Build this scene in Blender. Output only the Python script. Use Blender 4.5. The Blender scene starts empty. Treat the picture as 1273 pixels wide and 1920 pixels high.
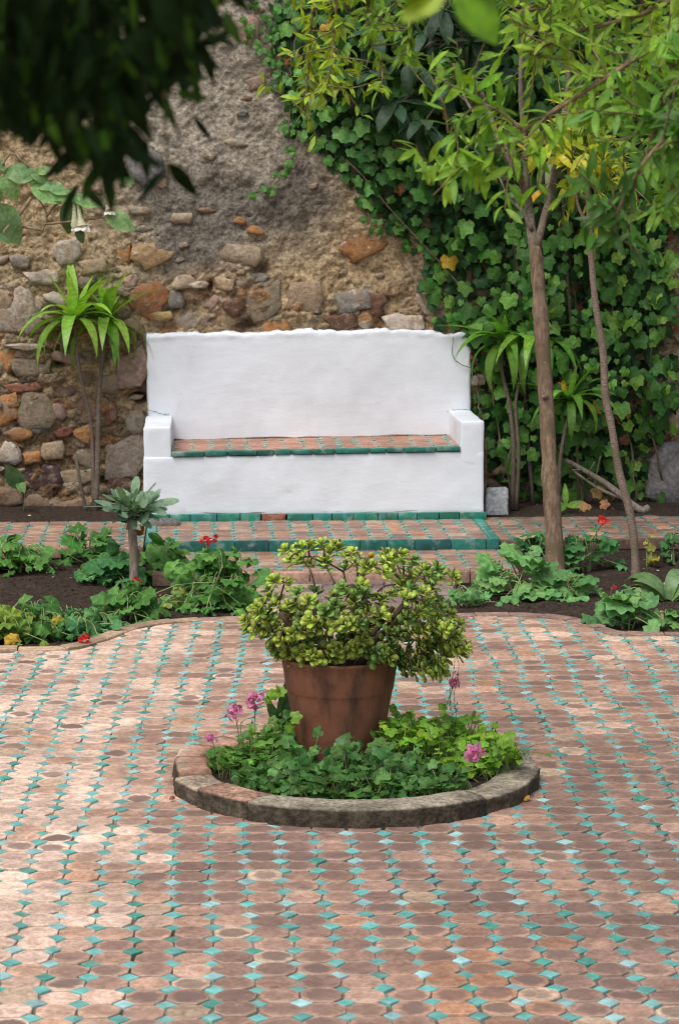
import bpy, math, random
import numpy as np
from mathutils import Matrix, Vector

random.seed(7)
rng = np.random.default_rng(11)
R = math.radians
sc = bpy.context.scene
col = sc.collection

# ------------------------------------------------------------------ camera, sky, sun, exposure
FPX, CX, CY = 4700.0, 636.5, 960.0          # focal length and centre, in pixels of a 1273 x 1920 frame
TILT, YAW, CAMH = math.atan(630.0 / FPX), math.atan(86.0 / FPX), 1.888
cam_d = bpy.data.cameras.new('camera')
cam_d.sensor_fit = 'VERTICAL'
cam_d.sensor_height = 36.0
cam_d.sensor_width = 24.0
cam_d.lens = FPX / 1920.0 * 36.0
cam_d.clip_start, cam_d.clip_end = 0.05, 400.0
cam_d.dof.use_dof = True
cam_d.dof.focus_distance = 8.8
cam_d.dof.aperture_fstop = 10.0
cam = bpy.data.objects.new('camera', cam_d)
col.objects.link(cam)
cam.location = (0, 0, CAMH)
cam.rotation_euler = (math.pi / 2 - TILT, 0, -YAW)
sc.camera = cam

SUN_EL, SUN_AZ = R(58), R(215)               # azimuth clockwise from +Y: behind the camera, to its left
world = bpy.data.worlds.new('World')
sc.world = world
world.use_nodes = True
wn = world.node_tree
wn.nodes.clear()
sky = wn.nodes.new('ShaderNodeTexSky')
sky.sky_type = 'NISHITA'
sky.sun_disc = False
sky.sun_elevation = SUN_EL
sky.sun_rotation = SUN_AZ
sky.altitude = 0
sky.air_density = 1.0
sky.dust_density = 4.0
sky.ozone_density = 1.0
hs = wn.nodes.new('ShaderNodeHueSaturation')   # thin overcast: a whiter sky than clear blue
hs.inputs['Saturation'].default_value = 0.62
bg = wn.nodes.new('ShaderNodeBackground')
bg.inputs['Strength'].default_value = 0.15
wo = wn.nodes.new('ShaderNodeOutputWorld')
wn.links.new(sky.outputs[0], hs.inputs['Color'])
wn.links.new(hs.outputs[0], bg.inputs['Color'])
wn.links.new(bg.outputs[0], wo.inputs['Surface'])

sun_d = bpy.data.lights.new('sun', 'SUN')
sun_d.energy = 1.5
sun_d.angle = R(28)
sun_d.color = (1.0, 0.98, 0.95)
sun = bpy.data.objects.new('sun', sun_d)
col.objects.link(sun)
sdir = Vector((math.sin(SUN_AZ) * math.cos(SUN_EL), math.cos(SUN_AZ) * math.cos(SUN_EL), math.sin(SUN_EL)))
sun.rotation_euler = sdir.to_track_quat('Z', 'Y').to_euler()
sun.location = (-3, -3, 8)

sc.view_settings.view_transform = 'Standard'
sc.view_settings.look = 'None'
sc.view_settings.exposure = 0.2
sc.view_settings.gamma = 1.0
sc.view_settings.use_curve_mapping = False
sc.cycles.filter_width = 1.05
sc.cycles.max_bounces = 8
sc.cycles.transparent_max_bounces = 4
sc.cycles.caustics_reflective = False
sc.cycles.caustics_refractive = False
try:
    sc.cycles.use_denoising = True
except Exception:
    pass

# ------------------------------------------------------------------ measuring: photograph pixels to metres on real planes
_F = np.array([math.sin(YAW) * math.cos(TILT), math.cos(YAW) * math.cos(TILT), -math.sin(TILT)])
_Rv = np.array([math.cos(YAW), -math.sin(YAW), 0.0])
_U = np.cross(_Rv, _F)
CAM = np.array([0, 0, CAMH])

def ray(px, py):
    return _F * FPX + _Rv * (px - CX) + _U * (CY - py)

def G(px, py, z=0.0):                        # on the level z
    d = ray(px, py)
    return CAM + d * ((z - CAMH) / d[2])

def D(px, py, depth):                        # at a distance along the view axis
    return CAM + ray(px, py) * (depth / FPX)

def project(p):
    q = np.asarray(p, float) - CAM
    zc = q @ _F
    return CX + FPX * (q @ _Rv) / zc, CY - FPX * (q @ _U) / zc, zc

# the bench, its platform, the walkway and the wall stand turned 2.2 degrees from the courtyard's tile rows
BROT = R(2.2)
BX = np.array([math.cos(BROT), math.sin(BROT), 0.0])
BY = np.array([-math.sin(BROT), math.cos(BROT), 0.0])
UZ = np.array([0, 0, 1.0])
ZP = 0.09                                    # top of the platform and walkway
ZL = 0.04                                    # landing below it
B0 = G(590, 975, ZP); B0[2] = 0.0
VW = 0.70                                    # wall face behind the bench front

def W(u, v, z):
    return B0 + BX * u + BY * v + UZ * z

def on_v(px, py, v):                         # pixel -> (u, z) on the upright plane v
    d = ray(px, py)
    t = (v - (CAM - B0) @ BY) / (d @ BY)
    p = CAM + d * t
    return (p - B0) @ BX, p[2]

def WV(px, py, v):                           # the point itself
    u, z = on_v(px, py, v)
    return W(u, v, z)

def uv_of(p):
    q = np.asarray(p) - B0
    return q @ BX, q @ BY

# ------------------------------------------------------------------ noise
def _h(i, j, k, seed):
    with np.errstate(over='ignore'):
        n = (i.astype(np.int64) * 374761393 + j.astype(np.int64) * 668265263 + k.astype(np.int64) * 2147483647 * 3 + seed * 1274126177) & 0xffffffff
        n = ((n ^ (n >> 13)) * 1274126177) & 0xffffffff
        n = ((n ^ (n >> 16)) * 2246822519) & 0xffffffff
        n = n ^ (n >> 15)
    return (n & 0xffff) / 32767.5 - 1.0

def vnoise(x, y, z=0.0, seed=0):
    x = np.asarray(x, float); y = np.asarray(y, float); z = np.zeros_like(x) + z
    i, j, k = np.floor(x), np.floor(y), np.floor(z)
    a, b, c = x - i, y - j, z - k
    a, b, c = (t * t * t * (t * (t * 6 - 15) + 10) for t in (a, b, c))
    r = 0
    for di in (0, 1):
        for dj in (0, 1):
            for dk in (0, 1):
                w = (a if di else 1 - a) * (b if dj else 1 - b) * (c if dk else 1 - c)
                r = r + w * _h(i + di, j + dj, k + dk, seed)
    return r

def fbm(x, y, z=0.0, oct=4, seed=0, gain=0.5):
    r, a, s = 0, 1.0, 0.0
    x = np.asarray(x, float); y = np.asarray(y, float); z = np.asarray(z, float)
    for o in range(oct):
        r = r + a * vnoise(x * 2 ** o + 17.3 * o, y * 2 ** o - 9.1 * o, z * 2 ** o + 3.7 * o, seed + o)
        s += a
        a *= gain
    return r / s

# ------------------------------------------------------------------ meshes and objects
WL = {}

def wloc(o):
    return WL[o.name] if o is not None else np.zeros(3)

class MB:
    """collects shapes in world metres; build() links them as one mesh object"""
    def __init__(s):
        s.v, s.f, s.t, s.uv, s.n = [], [], [], [], 0
    def add(s, v, f, tint=(1, 1, 1, 1), uv=None):
        v = np.asarray(v, float).reshape(-1, 3)
        t = np.asarray(tint, float)
        if t.ndim == 1:
            t = np.tile(t, (len(v), 1))
        s.v.append(v); s.t.append(t)
        s.uv.append(np.zeros((len(v), 2)) if uv is None else np.asarray(uv, float))
        n = s.n
        s.f.extend([tuple(i + n for i in q) for q in f])
        s.n += len(v)
        return s
    def mesh(s, name, mat, off=np.zeros(3), smooth=True):
        me = bpy.data.meshes.new(name)
        v = np.concatenate(s.v) - off
        me.from_pydata(v.tolist(), [], s.f)
        a = me.attributes.new('tint', 'FLOAT_COLOR', 'POINT')
        a.data.foreach_set('color', np.concatenate(s.t).astype(np.float32).ravel())
        uvl = me.uv_layers.new(name='UVMap')
        li = np.empty(len(me.loops), np.int32)
        me.loops.foreach_get('vertex_index', li)
        uvl.data.foreach_set('uv', np.concatenate(s.uv)[li].astype(np.float32).ravel())
        if smooth:
            me.polygons.foreach_set('use_smooth', np.ones(len(me.polygons), bool))
        if mat:
            me.materials.append(mat)
        me.update()
        return me
    def build(s, name, mat, parent=None, smooth=True, base=None):
        off = wloc(parent) if parent is not None else (np.zeros(3) if base is None else np.asarray(base, float))
        o = bpy.data.objects.new(name, s.mesh(name, mat, off, smooth))
        col.objects.link(o)
        if parent is not None:
            o.parent = parent
        else:
            o.location = off
        WL[o.name] = off
        return o

def tag(o, label=None, cat=None, group=None, kind=None):
    if label: o['label'] = label
    if cat: o['category'] = cat
    if group: o['group'] = group
    if kind: o['kind'] = kind
    return o

def thing(name, label, cat, loc, group=None):
    o = bpy.data.objects.new(name, None)
    o.empty_display_size = 0.05
    col.objects.link(o)
    o.location = tuple(loc)
    WL[o.name] = np.asarray(loc, float)
    return tag(o, label, cat, group)

def place(name, me, M, parent, color=(1, 1, 1, 1)):
    o = bpy.data.objects.new(name, me)
    M = np.array(M, float)
    M[:3, 3] -= wloc(parent)
    o.matrix_basis = Matrix(M.tolist())
    o.parent = parent
    o.color = tuple(color)
    col.objects.link(o)
    return o

def xf(M, v):
    return v @ np.asarray(M)[:3, :3].T + np.asarray(M)[:3, 3]

def scatter(parent, name, temps, mat, items, limit=300, rest=None, key=None, smooth=True):
    """items: (template index, 4x4 world matrix, tint). The `limit` that show largest become parts, the rest one mesh."""
    meshes = []
    for (v, f, t, uv) in temps:
        m = MB().add(v, f, t, uv)
        meshes.append(m.mesh(name, mat, smooth=smooth))
    if len(items) > limit:
        def k(it):
            x, y, zc = project(np.asarray(it[1])[:3, 3])
            inside = -20 < x < 1293 and -20 < y < 1940
            return (0 if inside else 1000) + zc
        items = sorted(items, key=key or k)
    for (ti, M, c) in items[:limit]:
        place(name, meshes[ti], M, parent, c)
    if len(items) > limit:
        mb = MB()
        for (ti, M, c) in items[limit:]:
            v, f, t, uv = temps[ti]
            t = np.asarray(t, float)
            if t.ndim == 1:
                t = np.tile(t, (len(v), 1))
            mb.add(xf(M, v), f, t * np.asarray(c), uv)
        o = mb.build(rest or name + '_mass', mat, parent, smooth)
        o['kind'] = 'stuff'

def nrm(a):
    a = np.asarray(a, float)
    n = np.linalg.norm(a)
    return a / n if n > 1e-9 else np.array([0, 0, 1.0])

def leafM(p, axis, normal, s=1.0, sx=None):
    """matrix for a leaf template: length along +Y, face towards +Z, base at the origin"""
    y = nrm(axis)
    x = nrm(np.cross(y, normal))
    z = np.cross(x, y)
    M = np.eye(4)
    M[:3, 0] = x * (sx or s); M[:3, 1] = y * s; M[:3, 2] = z * s; M[:3, 3] = p
    return M

def tube(mb, pts, rad, seg=7, tint=(1, 1, 1, 1), cap=True):
    pts = np.asarray(pts, float)
    n = len(pts)
    rad = np.broadcast_to(np.asarray(rad, float), (n,))
    t = np.gradient(pts, axis=0)
    ref = np.array([0.31, 0.87, 0.22]); vs = []
    a = np.linspace(0, 2 * math.pi, seg, endpoint=False)
    x = np.cross(nrm(t[0]), ref)
    for i in range(n):
        ti = nrm(t[i]); x = nrm(x - ti * (x @ ti)); y = np.cross(ti, x)
        vs.append(pts[i] + rad[i] * (np.cos(a)[:, None] * x + np.sin(a)[:, None] * y))
    v = np.concatenate(vs)
    f = [(i * seg + k, i * seg + (k + 1) % seg, (i + 1) * seg + (k + 1) % seg, (i + 1) * seg + k) for i in range(n - 1) for k in range(seg)]
    if cap:
        f += [tuple(range(seg))[::-1], tuple((n - 1) * seg + k for k in range(seg))]
    uv = np.stack([np.tile(np.arange(seg) / seg, n), np.repeat(np.arange(n) / max(1, n - 1), seg)], 1)
    mb.add(v, f, tint, uv)

def spline(ctrl, n):
    c = np.asarray(ctrl, float)
    c = np.vstack([2 * c[0] - c[1], c, 2 * c[-1] - c[-2]])
    out = []
    m = len(c) - 3
    for q in np.linspace(0, m, n):
        i = min(int(q), m - 1); t = q - i
        a, b, d, e = c[i], c[i + 1], c[i + 2], c[i + 3]
        out.append(0.5 * ((2 * b) + (d - a) * t + (2 * a - 5 * b + 4 * d - e) * t * t + (3 * b - a - 3 * d + e) * t ** 3))
    return np.array(out)

def rbox(mb, frame, lo, hi, r=0.012, step=0.04, amp=0.0, nf=6.0, seed=0, tint=(1, 1, 1, 1), edit=None):
    """hand-made box with rounded edges in a frame(a, b, c) -> world"""
    lo = np.asarray(lo, float); hi = np.asarray(hi, float)
    r = min(r, 0.45 * float((hi - lo).min()))
    for ax in range(3):
        b, c = [i for i in range(3) if i != ax]
        def cuts(i):
            L = hi[i] - lo[i]
            m = max(1, int(round((L - 2 * r) / step)))
            return np.concatenate([[lo[i], lo[i] + r * .35], np.linspace(lo[i] + r, hi[i] - r, m + 1), [hi[i] - r * .35, hi[i]]])
        A, B = np.meshgrid(cuts(b), cuts(c), indexing='ij')
        for side in (0, 1):
            P = np.zeros(A.shape + (3,))
            P[..., b] = A; P[..., c] = B; P[..., ax] = hi[ax] if side else lo[ax]
            core = np.clip(P, lo + r, hi - r)
            d = P - core
            n = d / np.maximum(np.linalg.norm(d, axis=-1, keepdims=True), 1e-9)
            Q = core + n * r
            if amp:
                k = fbm(Q[..., 0] * nf + 5.1, Q[..., 1] * nf, Q[..., 2] * nf, 4, seed)
                Q = Q + n * (k * amp)[..., None]
            if edit is not None:
                Q = edit(Q)
            na, nb = A.shape
            idx = np.arange(na * nb).reshape(na, nb)
            q = np.stack([idx[:-1, :-1], idx[1:, :-1], idx[1:, 1:], idx[:-1, 1:]], -1).reshape(-1, 4)
            flip = (side == 1) == (ax == 1)
            if flip:
                q = q[:, ::-1]
            pts = np.array([frame(*p) for p in Q.reshape(-1, 3)])
            mb.add(pts, q.tolist(), tint)

def ident(a, b, c):
    return np.array([a, b, c])

# ------------------------------------------------------------------ materials
def nt_new(name):
    m = bpy.data.materials.new(name)
    m.use_nodes = True
    nt = m.node_tree
    nt.nodes.clear()
    return m, nt

class N:
    def __init__(s, nt): s.nt = nt
    def n(s, typ, **kw):
        nd = s.nt.nodes.new(typ)
        for k, v in kw.items(): setattr(nd, k, v)
        return nd
    def l(s, a, b): s.nt.links.new(a, b)
    def tint(s):
        a = s.n('ShaderNodeAttribute', attribute_name='tint')
        o = s.n('ShaderNodeObjectInfo')
        m = s.mix(a.outputs['Color'], o.outputs['Color'], 1.0, 'MULTIPLY')
        al = s.math('MULTIPLY', a.outputs['Alpha'], o.outputs['Alpha'])
        return m, al, o
    def mix(s, a, b, fac, blend='MIX'):
        m = s.n('ShaderNodeMix', data_type='RGBA', blend_type=blend)
        for sock, v in ((m.inputs[0], fac), (m.inputs[6], a), (m.inputs[7], b)):
            if hasattr(v, 'is_linked'): s.l(v, sock)
            elif isinstance(v, (int, float)): sock.default_value = v
            else: sock.default_value = tuple(v) + ((1,) if len(v) == 3 else ())
        return m.outputs[2]
    def math(s, op, a, b=None, c=None, clamp=False):
        m = s.n('ShaderNodeMath', operation=op); m.use_clamp = clamp
        for i, v in enumerate((a, b, c)):
            if v is None: continue
            if hasattr(v, 'is_linked'): s.l(v, m.inputs[i])
            else: m.inputs[i].default_value = v
        return m.outputs[0]
    def noise(s, scale, detail=4, rough=0.55, vec=None, dist=0.0):
        t = s.n('ShaderNodeTexNoise'); t.inputs['Scale'].default_value = scale
        t.inputs['Detail'].default_value = detail; t.inputs['Roughness'].default_value = rough
        t.inputs['Distortion'].default_value = dist
        if vec is not None: s.l(vec, t.inputs['Vector'])
        return t.outputs['Fac']
    def pos(s):
        return s.n('ShaderNodeNewGeometry').outputs['Position']
    def ramp(s, fac, lo, hi):
        m = s.n('ShaderNodeMapRange'); m.interpolation_type = 'SMOOTHSTEP'
        m.inputs['From Min'].default_value = lo; m.inputs['From Max'].default_value = hi
        s.l(fac, m.inputs['Value'])
        return m.outputs[0]
    def bump(s, h, strength, dist=0.01, prev=None):
        b = s.n('ShaderNodeBump'); b.inputs['Strength'].default_value = strength
        b.inputs['Distance'].default_value = dist
        s.l(h, b.inputs['Height'])
        if prev is not None: s.l(prev, b.inputs['Normal'])
        return b.outputs[0]
    def bsdf(s, color, rough=0.6, normal=None, spec=0.5, coat=0.0):
        p = s.n('ShaderNodeBsdfPrincipled')
        for k, v in (('Base Color', color), ('Roughness', rough), ('Normal', normal), ('Specular IOR Level', spec), ('Coat Weight', coat)):
            if v is None: continue
            if hasattr(v, 'is_linked'): s.l(v, p.inputs[k])
            elif isinstance(v, (int, float)): p.inputs[k].default_value = v
            else: p.inputs[k].default_value = tuple(v) + (1,)
        return p.outputs[0]
    def out(s, sh):
        o = s.n('ShaderNodeOutputMaterial'); s.l(sh, o.inputs['Surface'])

def mat_leaf(name, rough=0.45, trans=0.25, var=0.25, tcol=(1.25, 1.35, 0.5), bumpy=0.3, scale=60, spec=0.35):
    m, nt = nt_new(name); b = N(nt)
    c, al, oi = b.tint()
    nz = b.noise(scale, 3, 0.6, b.pos())
    c = b.mix(c, (1, 1, 1), 0.0)
    lo = b.mix(c, (1 - var, 1 - var, 1 - var), 1.0, 'MULTIPLY')
    hi = b.mix(c, (1 + var, 1 + var, 1 + var * .8), 1.0, 'MULTIPLY')
    cc = b.mix(lo, hi, b.ramp(nz, .3, .7))
    nb = b.bump(nz, bumpy, 0.004)
    sh = b.bsdf(cc, rough, nb, spec)
    if trans > 0:
        tr = b.n('ShaderNodeBsdfTranslucent')
        b.l(b.mix(cc, tcol, 1.0, 'MULTIPLY'), tr.inputs['Color'])
        mx = b.n('ShaderNodeMixShader'); mx.inputs[0].default_value = trans
        b.l(sh, mx.inputs[1]); b.l(tr.outputs[0], mx.inputs[2])
        sh = mx.outputs[0]
    b.out(sh)
    return m

def mat_plain(name, rough=0.8, scale=30, var=0.3, bump=0.5, bdist=0.01, spec=0.3, detail=6, scale2=5.0, var2=0.2):
    m, nt = nt_new(name); b = N(nt)
    c, al, oi = b.tint()
    p = b.pos()
    n1 = b.noise(scale, detail, 0.6, p); n2 = b.noise(scale2, 3, 0.55, p)
    f1 = b.mix((1 - var,) * 3, (1 + var,) * 3, b.ramp(n1, .3, .7))
    f2 = b.mix((1 - var2,) * 3, (1 + var2,) * 3, b.ramp(n2, .35, .65))
    cc = b.mix(b.mix(c, f1, 1.0, 'MULTIPLY'), f2, 1.0, 'MULTIPLY')
    b.out(b.bsdf(cc, rough, b.bump(n1, bump, bdist), spec))
    return m

def mat_clay():
    m, nt = nt_new('clay_tile'); b = N(nt)
    c, al, oi = b.tint()
    p = b.pos()
    uv = b.n('ShaderNodeUVMap').outputs[0]
    ln = b.n('ShaderNodeVectorMath', operation='LENGTH'); b.l(uv, ln.inputs[0])
    nb_ = b.noise(16, 4, .65, p); nf = b.noise(90, 5, .7, p); nl = b.noise(3.5, 4, .6, p)
    rr = b.math('ADD', ln.outputs['Value'], b.math('MULTIPLY', b.math('SUBTRACT', nb_, .5), 1.5))
    core = b.math('SUBTRACT', 1.0, b.ramp(rr, .58, .86))
    core = b.math('MULTIPLY', core, al, clamp=True)
    c1 = b.mix(c, b.mix((.8, .78, .76), (1.2, 1.2, 1.2), b.ramp(nf, .3, .7)), 1.0, 'MULTIPLY')
    c1 = b.mix(c1, b.mix((.8, .79, .78), (1.15, 1.15, 1.15), b.ramp(nl, .35, .65)), 1.0, 'MULTIPLY')
    blot = b.noise(30, 6, .72, p, .5)
    c1 = b.mix(c1, b.mix((.74, .71, .69), (1.34, 1.34, 1.34), b.ramp(blot, .36, .64)), .8, 'MULTIPLY')
    dk = b.mix((.13, .085, .07), (.25, .165, .135), nb_)
    c2 = b.mix(c1, dk, core)
    edge = b.math('MULTIPLY', b.ramp(ln.outputs['Value'], .84, 1.0), .42)     # pale mortar film worn over the rims
    c3 = b.mix(c2, (.44, .35, .28), edge)
    spots = b.ramp(b.noise(42, 3, .5, p), .66, .76)
    c4 = b.mix(c3, (.46, .38, .32), b.math('MULTIPLY', spots, .5))
    grime = b.math('MULTIPLY', b.ramp(b.noise(6.5, 6, .7, p, .4), .54, .72), .52)      # damp dirt that spreads over several tiles
    c4 = b.mix(c4, (.15, .105, .085), grime)
    ro = b.math('ADD', .42, b.math('MULTIPLY', nb_, .28))
    b.out(b.bsdf(c4, ro, b.bump(nf, .35, .004), .4))
    return m

def mat_glaze():
    m, nt = nt_new('glazed_tile'); b = N(nt)
    c, al, oi = b.tint()
    p = b.pos()
    nb_ = b.noise(70, 4, .65, p); nf = b.noise(25, 4, .6, p)
    c1 = b.mix(c, b.mix((.72, .75, .75), (1.25, 1.22, 1.22), b.ramp(nf, .3, .7)), 1.0, 'MULTIPLY')
    worn = b.ramp(nb_, .66, .72)
    c2 = b.mix(c1, (.34, .27, .22), b.math('MULTIPLY', worn, .75))
    c2 = b.mix(c2, (.42, .50, .46), b.math('MULTIPLY', b.ramp(b.noise(12, 5, .65, p), .5, .7), .45))
    ro = b.math('ADD', .22, b.math('MULTIPLY', nb_, .3))
    b.out(b.bsdf(c2, ro, b.bump(nf, .25, .003), .5))
    return m

def mat_plaster():
    m, nt = nt_new('whitewash'); b = N(nt)
    c, al, oi = b.tint()
    p = b.pos()
    mp = b.n('ShaderNodeMapping'); mp.inputs['Scale'].default_value = (1.0, 1.0, 2.6); b.l(p, mp.inputs['Vector'])
    n1 = b.noise(9, 6, .62, mp.outputs[0], .15); n2 = b.noise(60, 4, .6, p); n3 = b.noise(2.2, 4, .6, p)
    cc = b.mix((.755, .79, .835), (.66, .695, .735), b.ramp(n3, .42, .75))
    stain = b.ramp(b.noise(5.0, 6, .7, p), .6, .78)
    ms_ = b.n('ShaderNodeMapping'); ms_.inputs['Scale'].default_value = (7.0, 7.0, .7); b.l(p, ms_.inputs['Vector'])
    runs = b.math('MULTIPLY', b.ramp(b.noise(1.6, 5, .65, ms_.outputs[0]), .58, .78), .22)
    cc = b.mix(cc, (.52, .53, .55), runs)
    cc = b.mix(cc, (.50, .47, .42), b.math('MULTIPLY', stain, .32))
    cc = b.mix(cc, c, 1.0, 'MULTIPLY')
    h = b.bump(n2, .2, .004, b.bump(n1, .12, .02))
    b.out(b.bsdf(cc, .72, h, .3))
    return m

def mat_mortar():
    m, nt = nt_new('wall_mortar'); b = N(nt)
    c, al, oi = b.tint()
    p = b.pos()
    n1 = b.noise(55, 8, .72, p); n2 = b.noise(11, 6, .65, p); n3 = b.noise(150, 3, .6, p)
    f = b.mix((.48, .45, .42), (1.55, 1.52, 1.47), b.ramp(n1, .30, .70))
    cc = b.mix(b.mix(c, f, 1.0, 'MULTIPLY'), b.mix((.74, .70, .66), (1.22, 1.2, 1.18), b.ramp(n2, .3, .7)), 1.0, 'MULTIPLY')
    fleck = b.ramp(n3, .64, .72)
    cc = b.mix(cc, (.70, .62, .53), b.math('MULTIPLY', fleck, .6))
    lime = b.math('MULTIPLY', b.ramp(b.noise(14, 6, .75, p), .62, .70), .45)
    cc = b.mix(cc, (.52, .47, .42), lime)
    h = b.bump(n1, .9, .02, b.bump(n2, .8, .04))
    b.out(b.bsdf(cc, .95, h, .1))
    return m

def mat_stone():
    m, nt = nt_new('rubble_stone'); b = N(nt)
    c, al, oi = b.tint()
    p = b.pos()
    add = b.n('ShaderNodeVectorMath', operation='ADD'); b.l(p, add.inputs[0])
    cmb = b.n('ShaderNodeCombineXYZ')
    for i in range(3): b.l(b.math('MULTIPLY', oi.outputs['Random'], 37.0 + i), cmb.inputs[i])
    b.l(cmb.outputs[0], add.inputs[1])
    q = add.outputs[0]
    n1 = b.noise(38, 7, .7, q); n2 = b.noise(9, 5, .6, q, .8); n3 = b.noise(20, 6, .75, q)
    cc = b.mix(b.mix(c, (.62, .6, .58), 1.0, 'MULTIPLY'), b.mix(c, (1.3, 1.28, 1.25), 1.0, 'MULTIPLY'), b.ramp(n1, .3, .7))
    cc = b.mix(cc, b.mix(c, (.75, .9, 1.02), 1.0, 'MULTIPLY'), b.math('MULTIPLY', b.ramp(n2, .5, .66), .7))
    smear = b.math('MULTIPLY', b.ramp(b.noise(13, 6, .7, q), .50, .60), .7)      # mortar left on the faces
    cc = b.mix(cc, (.27, .195, .135), smear)
    lime = b.math('MULTIPLY', b.ramp(n3, .57, .66), b.math('MULTIPLY', al, .8), clamp=True)
    cc = b.mix(cc, (.56, .50, .44), lime)
    b.out(b.bsdf(cc, .82, b.bump(n1, .8, .012, b.bump(n2, .5, .03)), .25))
    return m

def mat_soil():
    m, nt = nt_new('soil'); b = N(nt)
    p = b.pos()
    n1 = b.noise(60, 8, .72, p); n2 = b.noise(9, 5, .6, p)
    cc = b.mix((.028, .020, .015), (.105, .075, .058), b.ramp(n1, .3, .72))
    cc = b.mix(cc, (.12, .09, .072), b.math('MULTIPLY', b.ramp(n2, .5, .75), .45))
    b.out(b.bsdf(cc, .95, b.bump(n1, 1.0, .02), .12))
    return m

def mat_bark(name, rings=False):
    m, nt = nt_new(name); b = N(nt)
    c, al, oi = b.tint()
    p = b.pos()
    mp = b.n('ShaderNodeMapping'); mp.inputs['Scale'].default_value = (1, 1, .25 if not rings else 3.0); b.l(p, mp.inputs['Vector'])
    n1 = b.noise(60, 6, .68, mp.outputs[0]); n2 = b.noise(7, 4, .6, p)
    cc = b.mix(b.mix(c, (.55, .53, .5), 1.0, 'MULTIPLY'), b.mix(c, (1.45, 1.42, 1.38), 1.0, 'MULTIPLY'), b.ramp(n1, .32, .68))
    cc = b.mix(cc, b.mix(c, (.7, .75, .6), 1.0, 'MULTIPLY'), b.ramp(n2, .45, .65))
    h = n1
    if rings:
        w = b.n('ShaderNodeTexWave'); w.wave_type = 'BANDS'; w.bands_direction = 'Z'
        w.inputs['Scale'].default_value = 26; w.inputs['Distortion'].default_value = 7; w.inputs['Detail'].default_value = 2
        b.l(p, w.inputs['Vector'])
        cc = b.mix(cc, b.mix(c, (.82, .81, .8), 1.0, 'MULTIPLY'), b.math('MULTIPLY', b.ramp(w.outputs['Fac'], .5, .9), n2))
        h = b.math('ADD', n1, b.math('MULTIPLY', w.outputs['Fac'], .15))
    else:
        sp = b.ramp(b.noise(75, 2, .5, p), .68, .74)
        cc = b.mix(cc, (.38, .36, .33), b.math('MULTIPLY', sp, .7))
    b.out(b.bsdf(cc, .85, b.bump(h, .7, .006), .2))
    return m

def mat_terracotta():
    m, nt = nt_new('terracotta_pot'); b = N(nt)
    c, al, oi = b.tint()
    p = b.pos()
    n1 = b.noise(70, 6, .65, p); n2 = b.noise(7, 5, .65, p, .5)
    mp = b.n('ShaderNodeMapping'); mp.inputs['Scale'].default_value = (2.2, 2.2, .7); b.l(p, mp.inputs['Vector'])
    n3 = b.noise(6, 5, .65, mp.outputs[0])
    cc = b.mix((.26, .10, .055), (.36, .165, .10), b.ramp(n2, .3, .7))
    cc = b.mix(cc, (.085, .055, .038), b.math('MULTIPLY', b.ramp(n3, .42, .68), .8))
    cc = b.mix(cc, (.36, .24, .18), b.math('MULTIPLY', b.ramp(b.noise(24, 6, .7, p), .6, .74), .4))
    cc = b.mix(b.mix(cc, (.60, .56, .53), 1.0, 'MULTIPLY'), c, 1.0, 'MULTIPLY')  # whole pot dimmed: the shade on it is put into the clay colour
    b.out(b.bsdf(cc, .74, b.bump(n1, .3, .004), .3))
    return m

def mat_petal(name):
    return mat_leaf(name, .6, .35, .2, (1.1, .9, .9), .2, 90, .2)

M = dict(clay=mat_clay(), glaze=mat_glaze(), plaster=mat_plaster(), mortar=mat_mortar(), stone=mat_stone(), soil=mat_soil(),
         bark=mat_bark('bark'), ringed=mat_bark('ringed_bark', True), pot=mat_terracotta(),
         leaf=mat_leaf('leaf', trans=.38), ivy=mat_leaf('ivy_leaf', .5, .2, .28, bumpy=.35, scale=70, spec=.28), jade=mat_leaf('jade_leaf', .35, .12, .22, (1.2, 1.3, .4), .1, 120, .45),
         strap=mat_leaf('strap_leaf', .38, .3, .2, (1.3, 1.35, .4), .15, 40), hairy=mat_leaf('hairy_leaf', .62, .25, .25, bumpy=.7, scale=55, spec=.2),
         dark=mat_leaf('dark_leaf', .5, .1, .3, (1.2, 1.3, .4), spec=.2), shade=mat_leaf('shade_leaf', .7, .12, .3, (1.2, 1.4, .4), spec=.05), petal=mat_petal('petal'),
         stem=mat_plain('stem', .7, 90, .25, .3, .003), grout=mat_plain('mortar_joint', .95, 40, .35, .6, .006, .1, 6, 4, .3),
         kerb=mat_plain('kerb_stone', .9, 70, .45, .9, .012, .2, 7, 8, .35), brick=mat_plain('brick', .85, 55, .28, .5, .006, .2),
         rock=mat_plain('rock', .9, 45, .35, .8, .01, .2), dry=mat_leaf('dry_leaf', .8, .15, .3, (1, .9, .6), .5, 60, .1))

# ================================================================== THE SETTING
P = 0.100                                     # tile pitch of the courtyard

def grid(us, vs, fn, tint=None):
    A, B = np.meshgrid(us, vs, indexing='ij')
    pts = fn(A, B)
    na, nb = A.shape
    idx = np.arange(na * nb).reshape(na, nb)
    q = np.stack([idx[:-1, :-1], idx[1:, :-1], idx[1:, 1:], idx[:-1, 1:]], -1).reshape(-1, 4)
    return pts.reshape(-1, 3), q.tolist()

# ---- outer ground, far past the walls
mb = MB()
v, f = grid(np.linspace(-60, 60, 13), np.linspace(-60, 60, 13), lambda a, b: np.stack([a, b, a * 0 - 0.14], -1))
mb.add(v, f)
tag(mb.build('ground', M['soil']), kind='structure')

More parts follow.
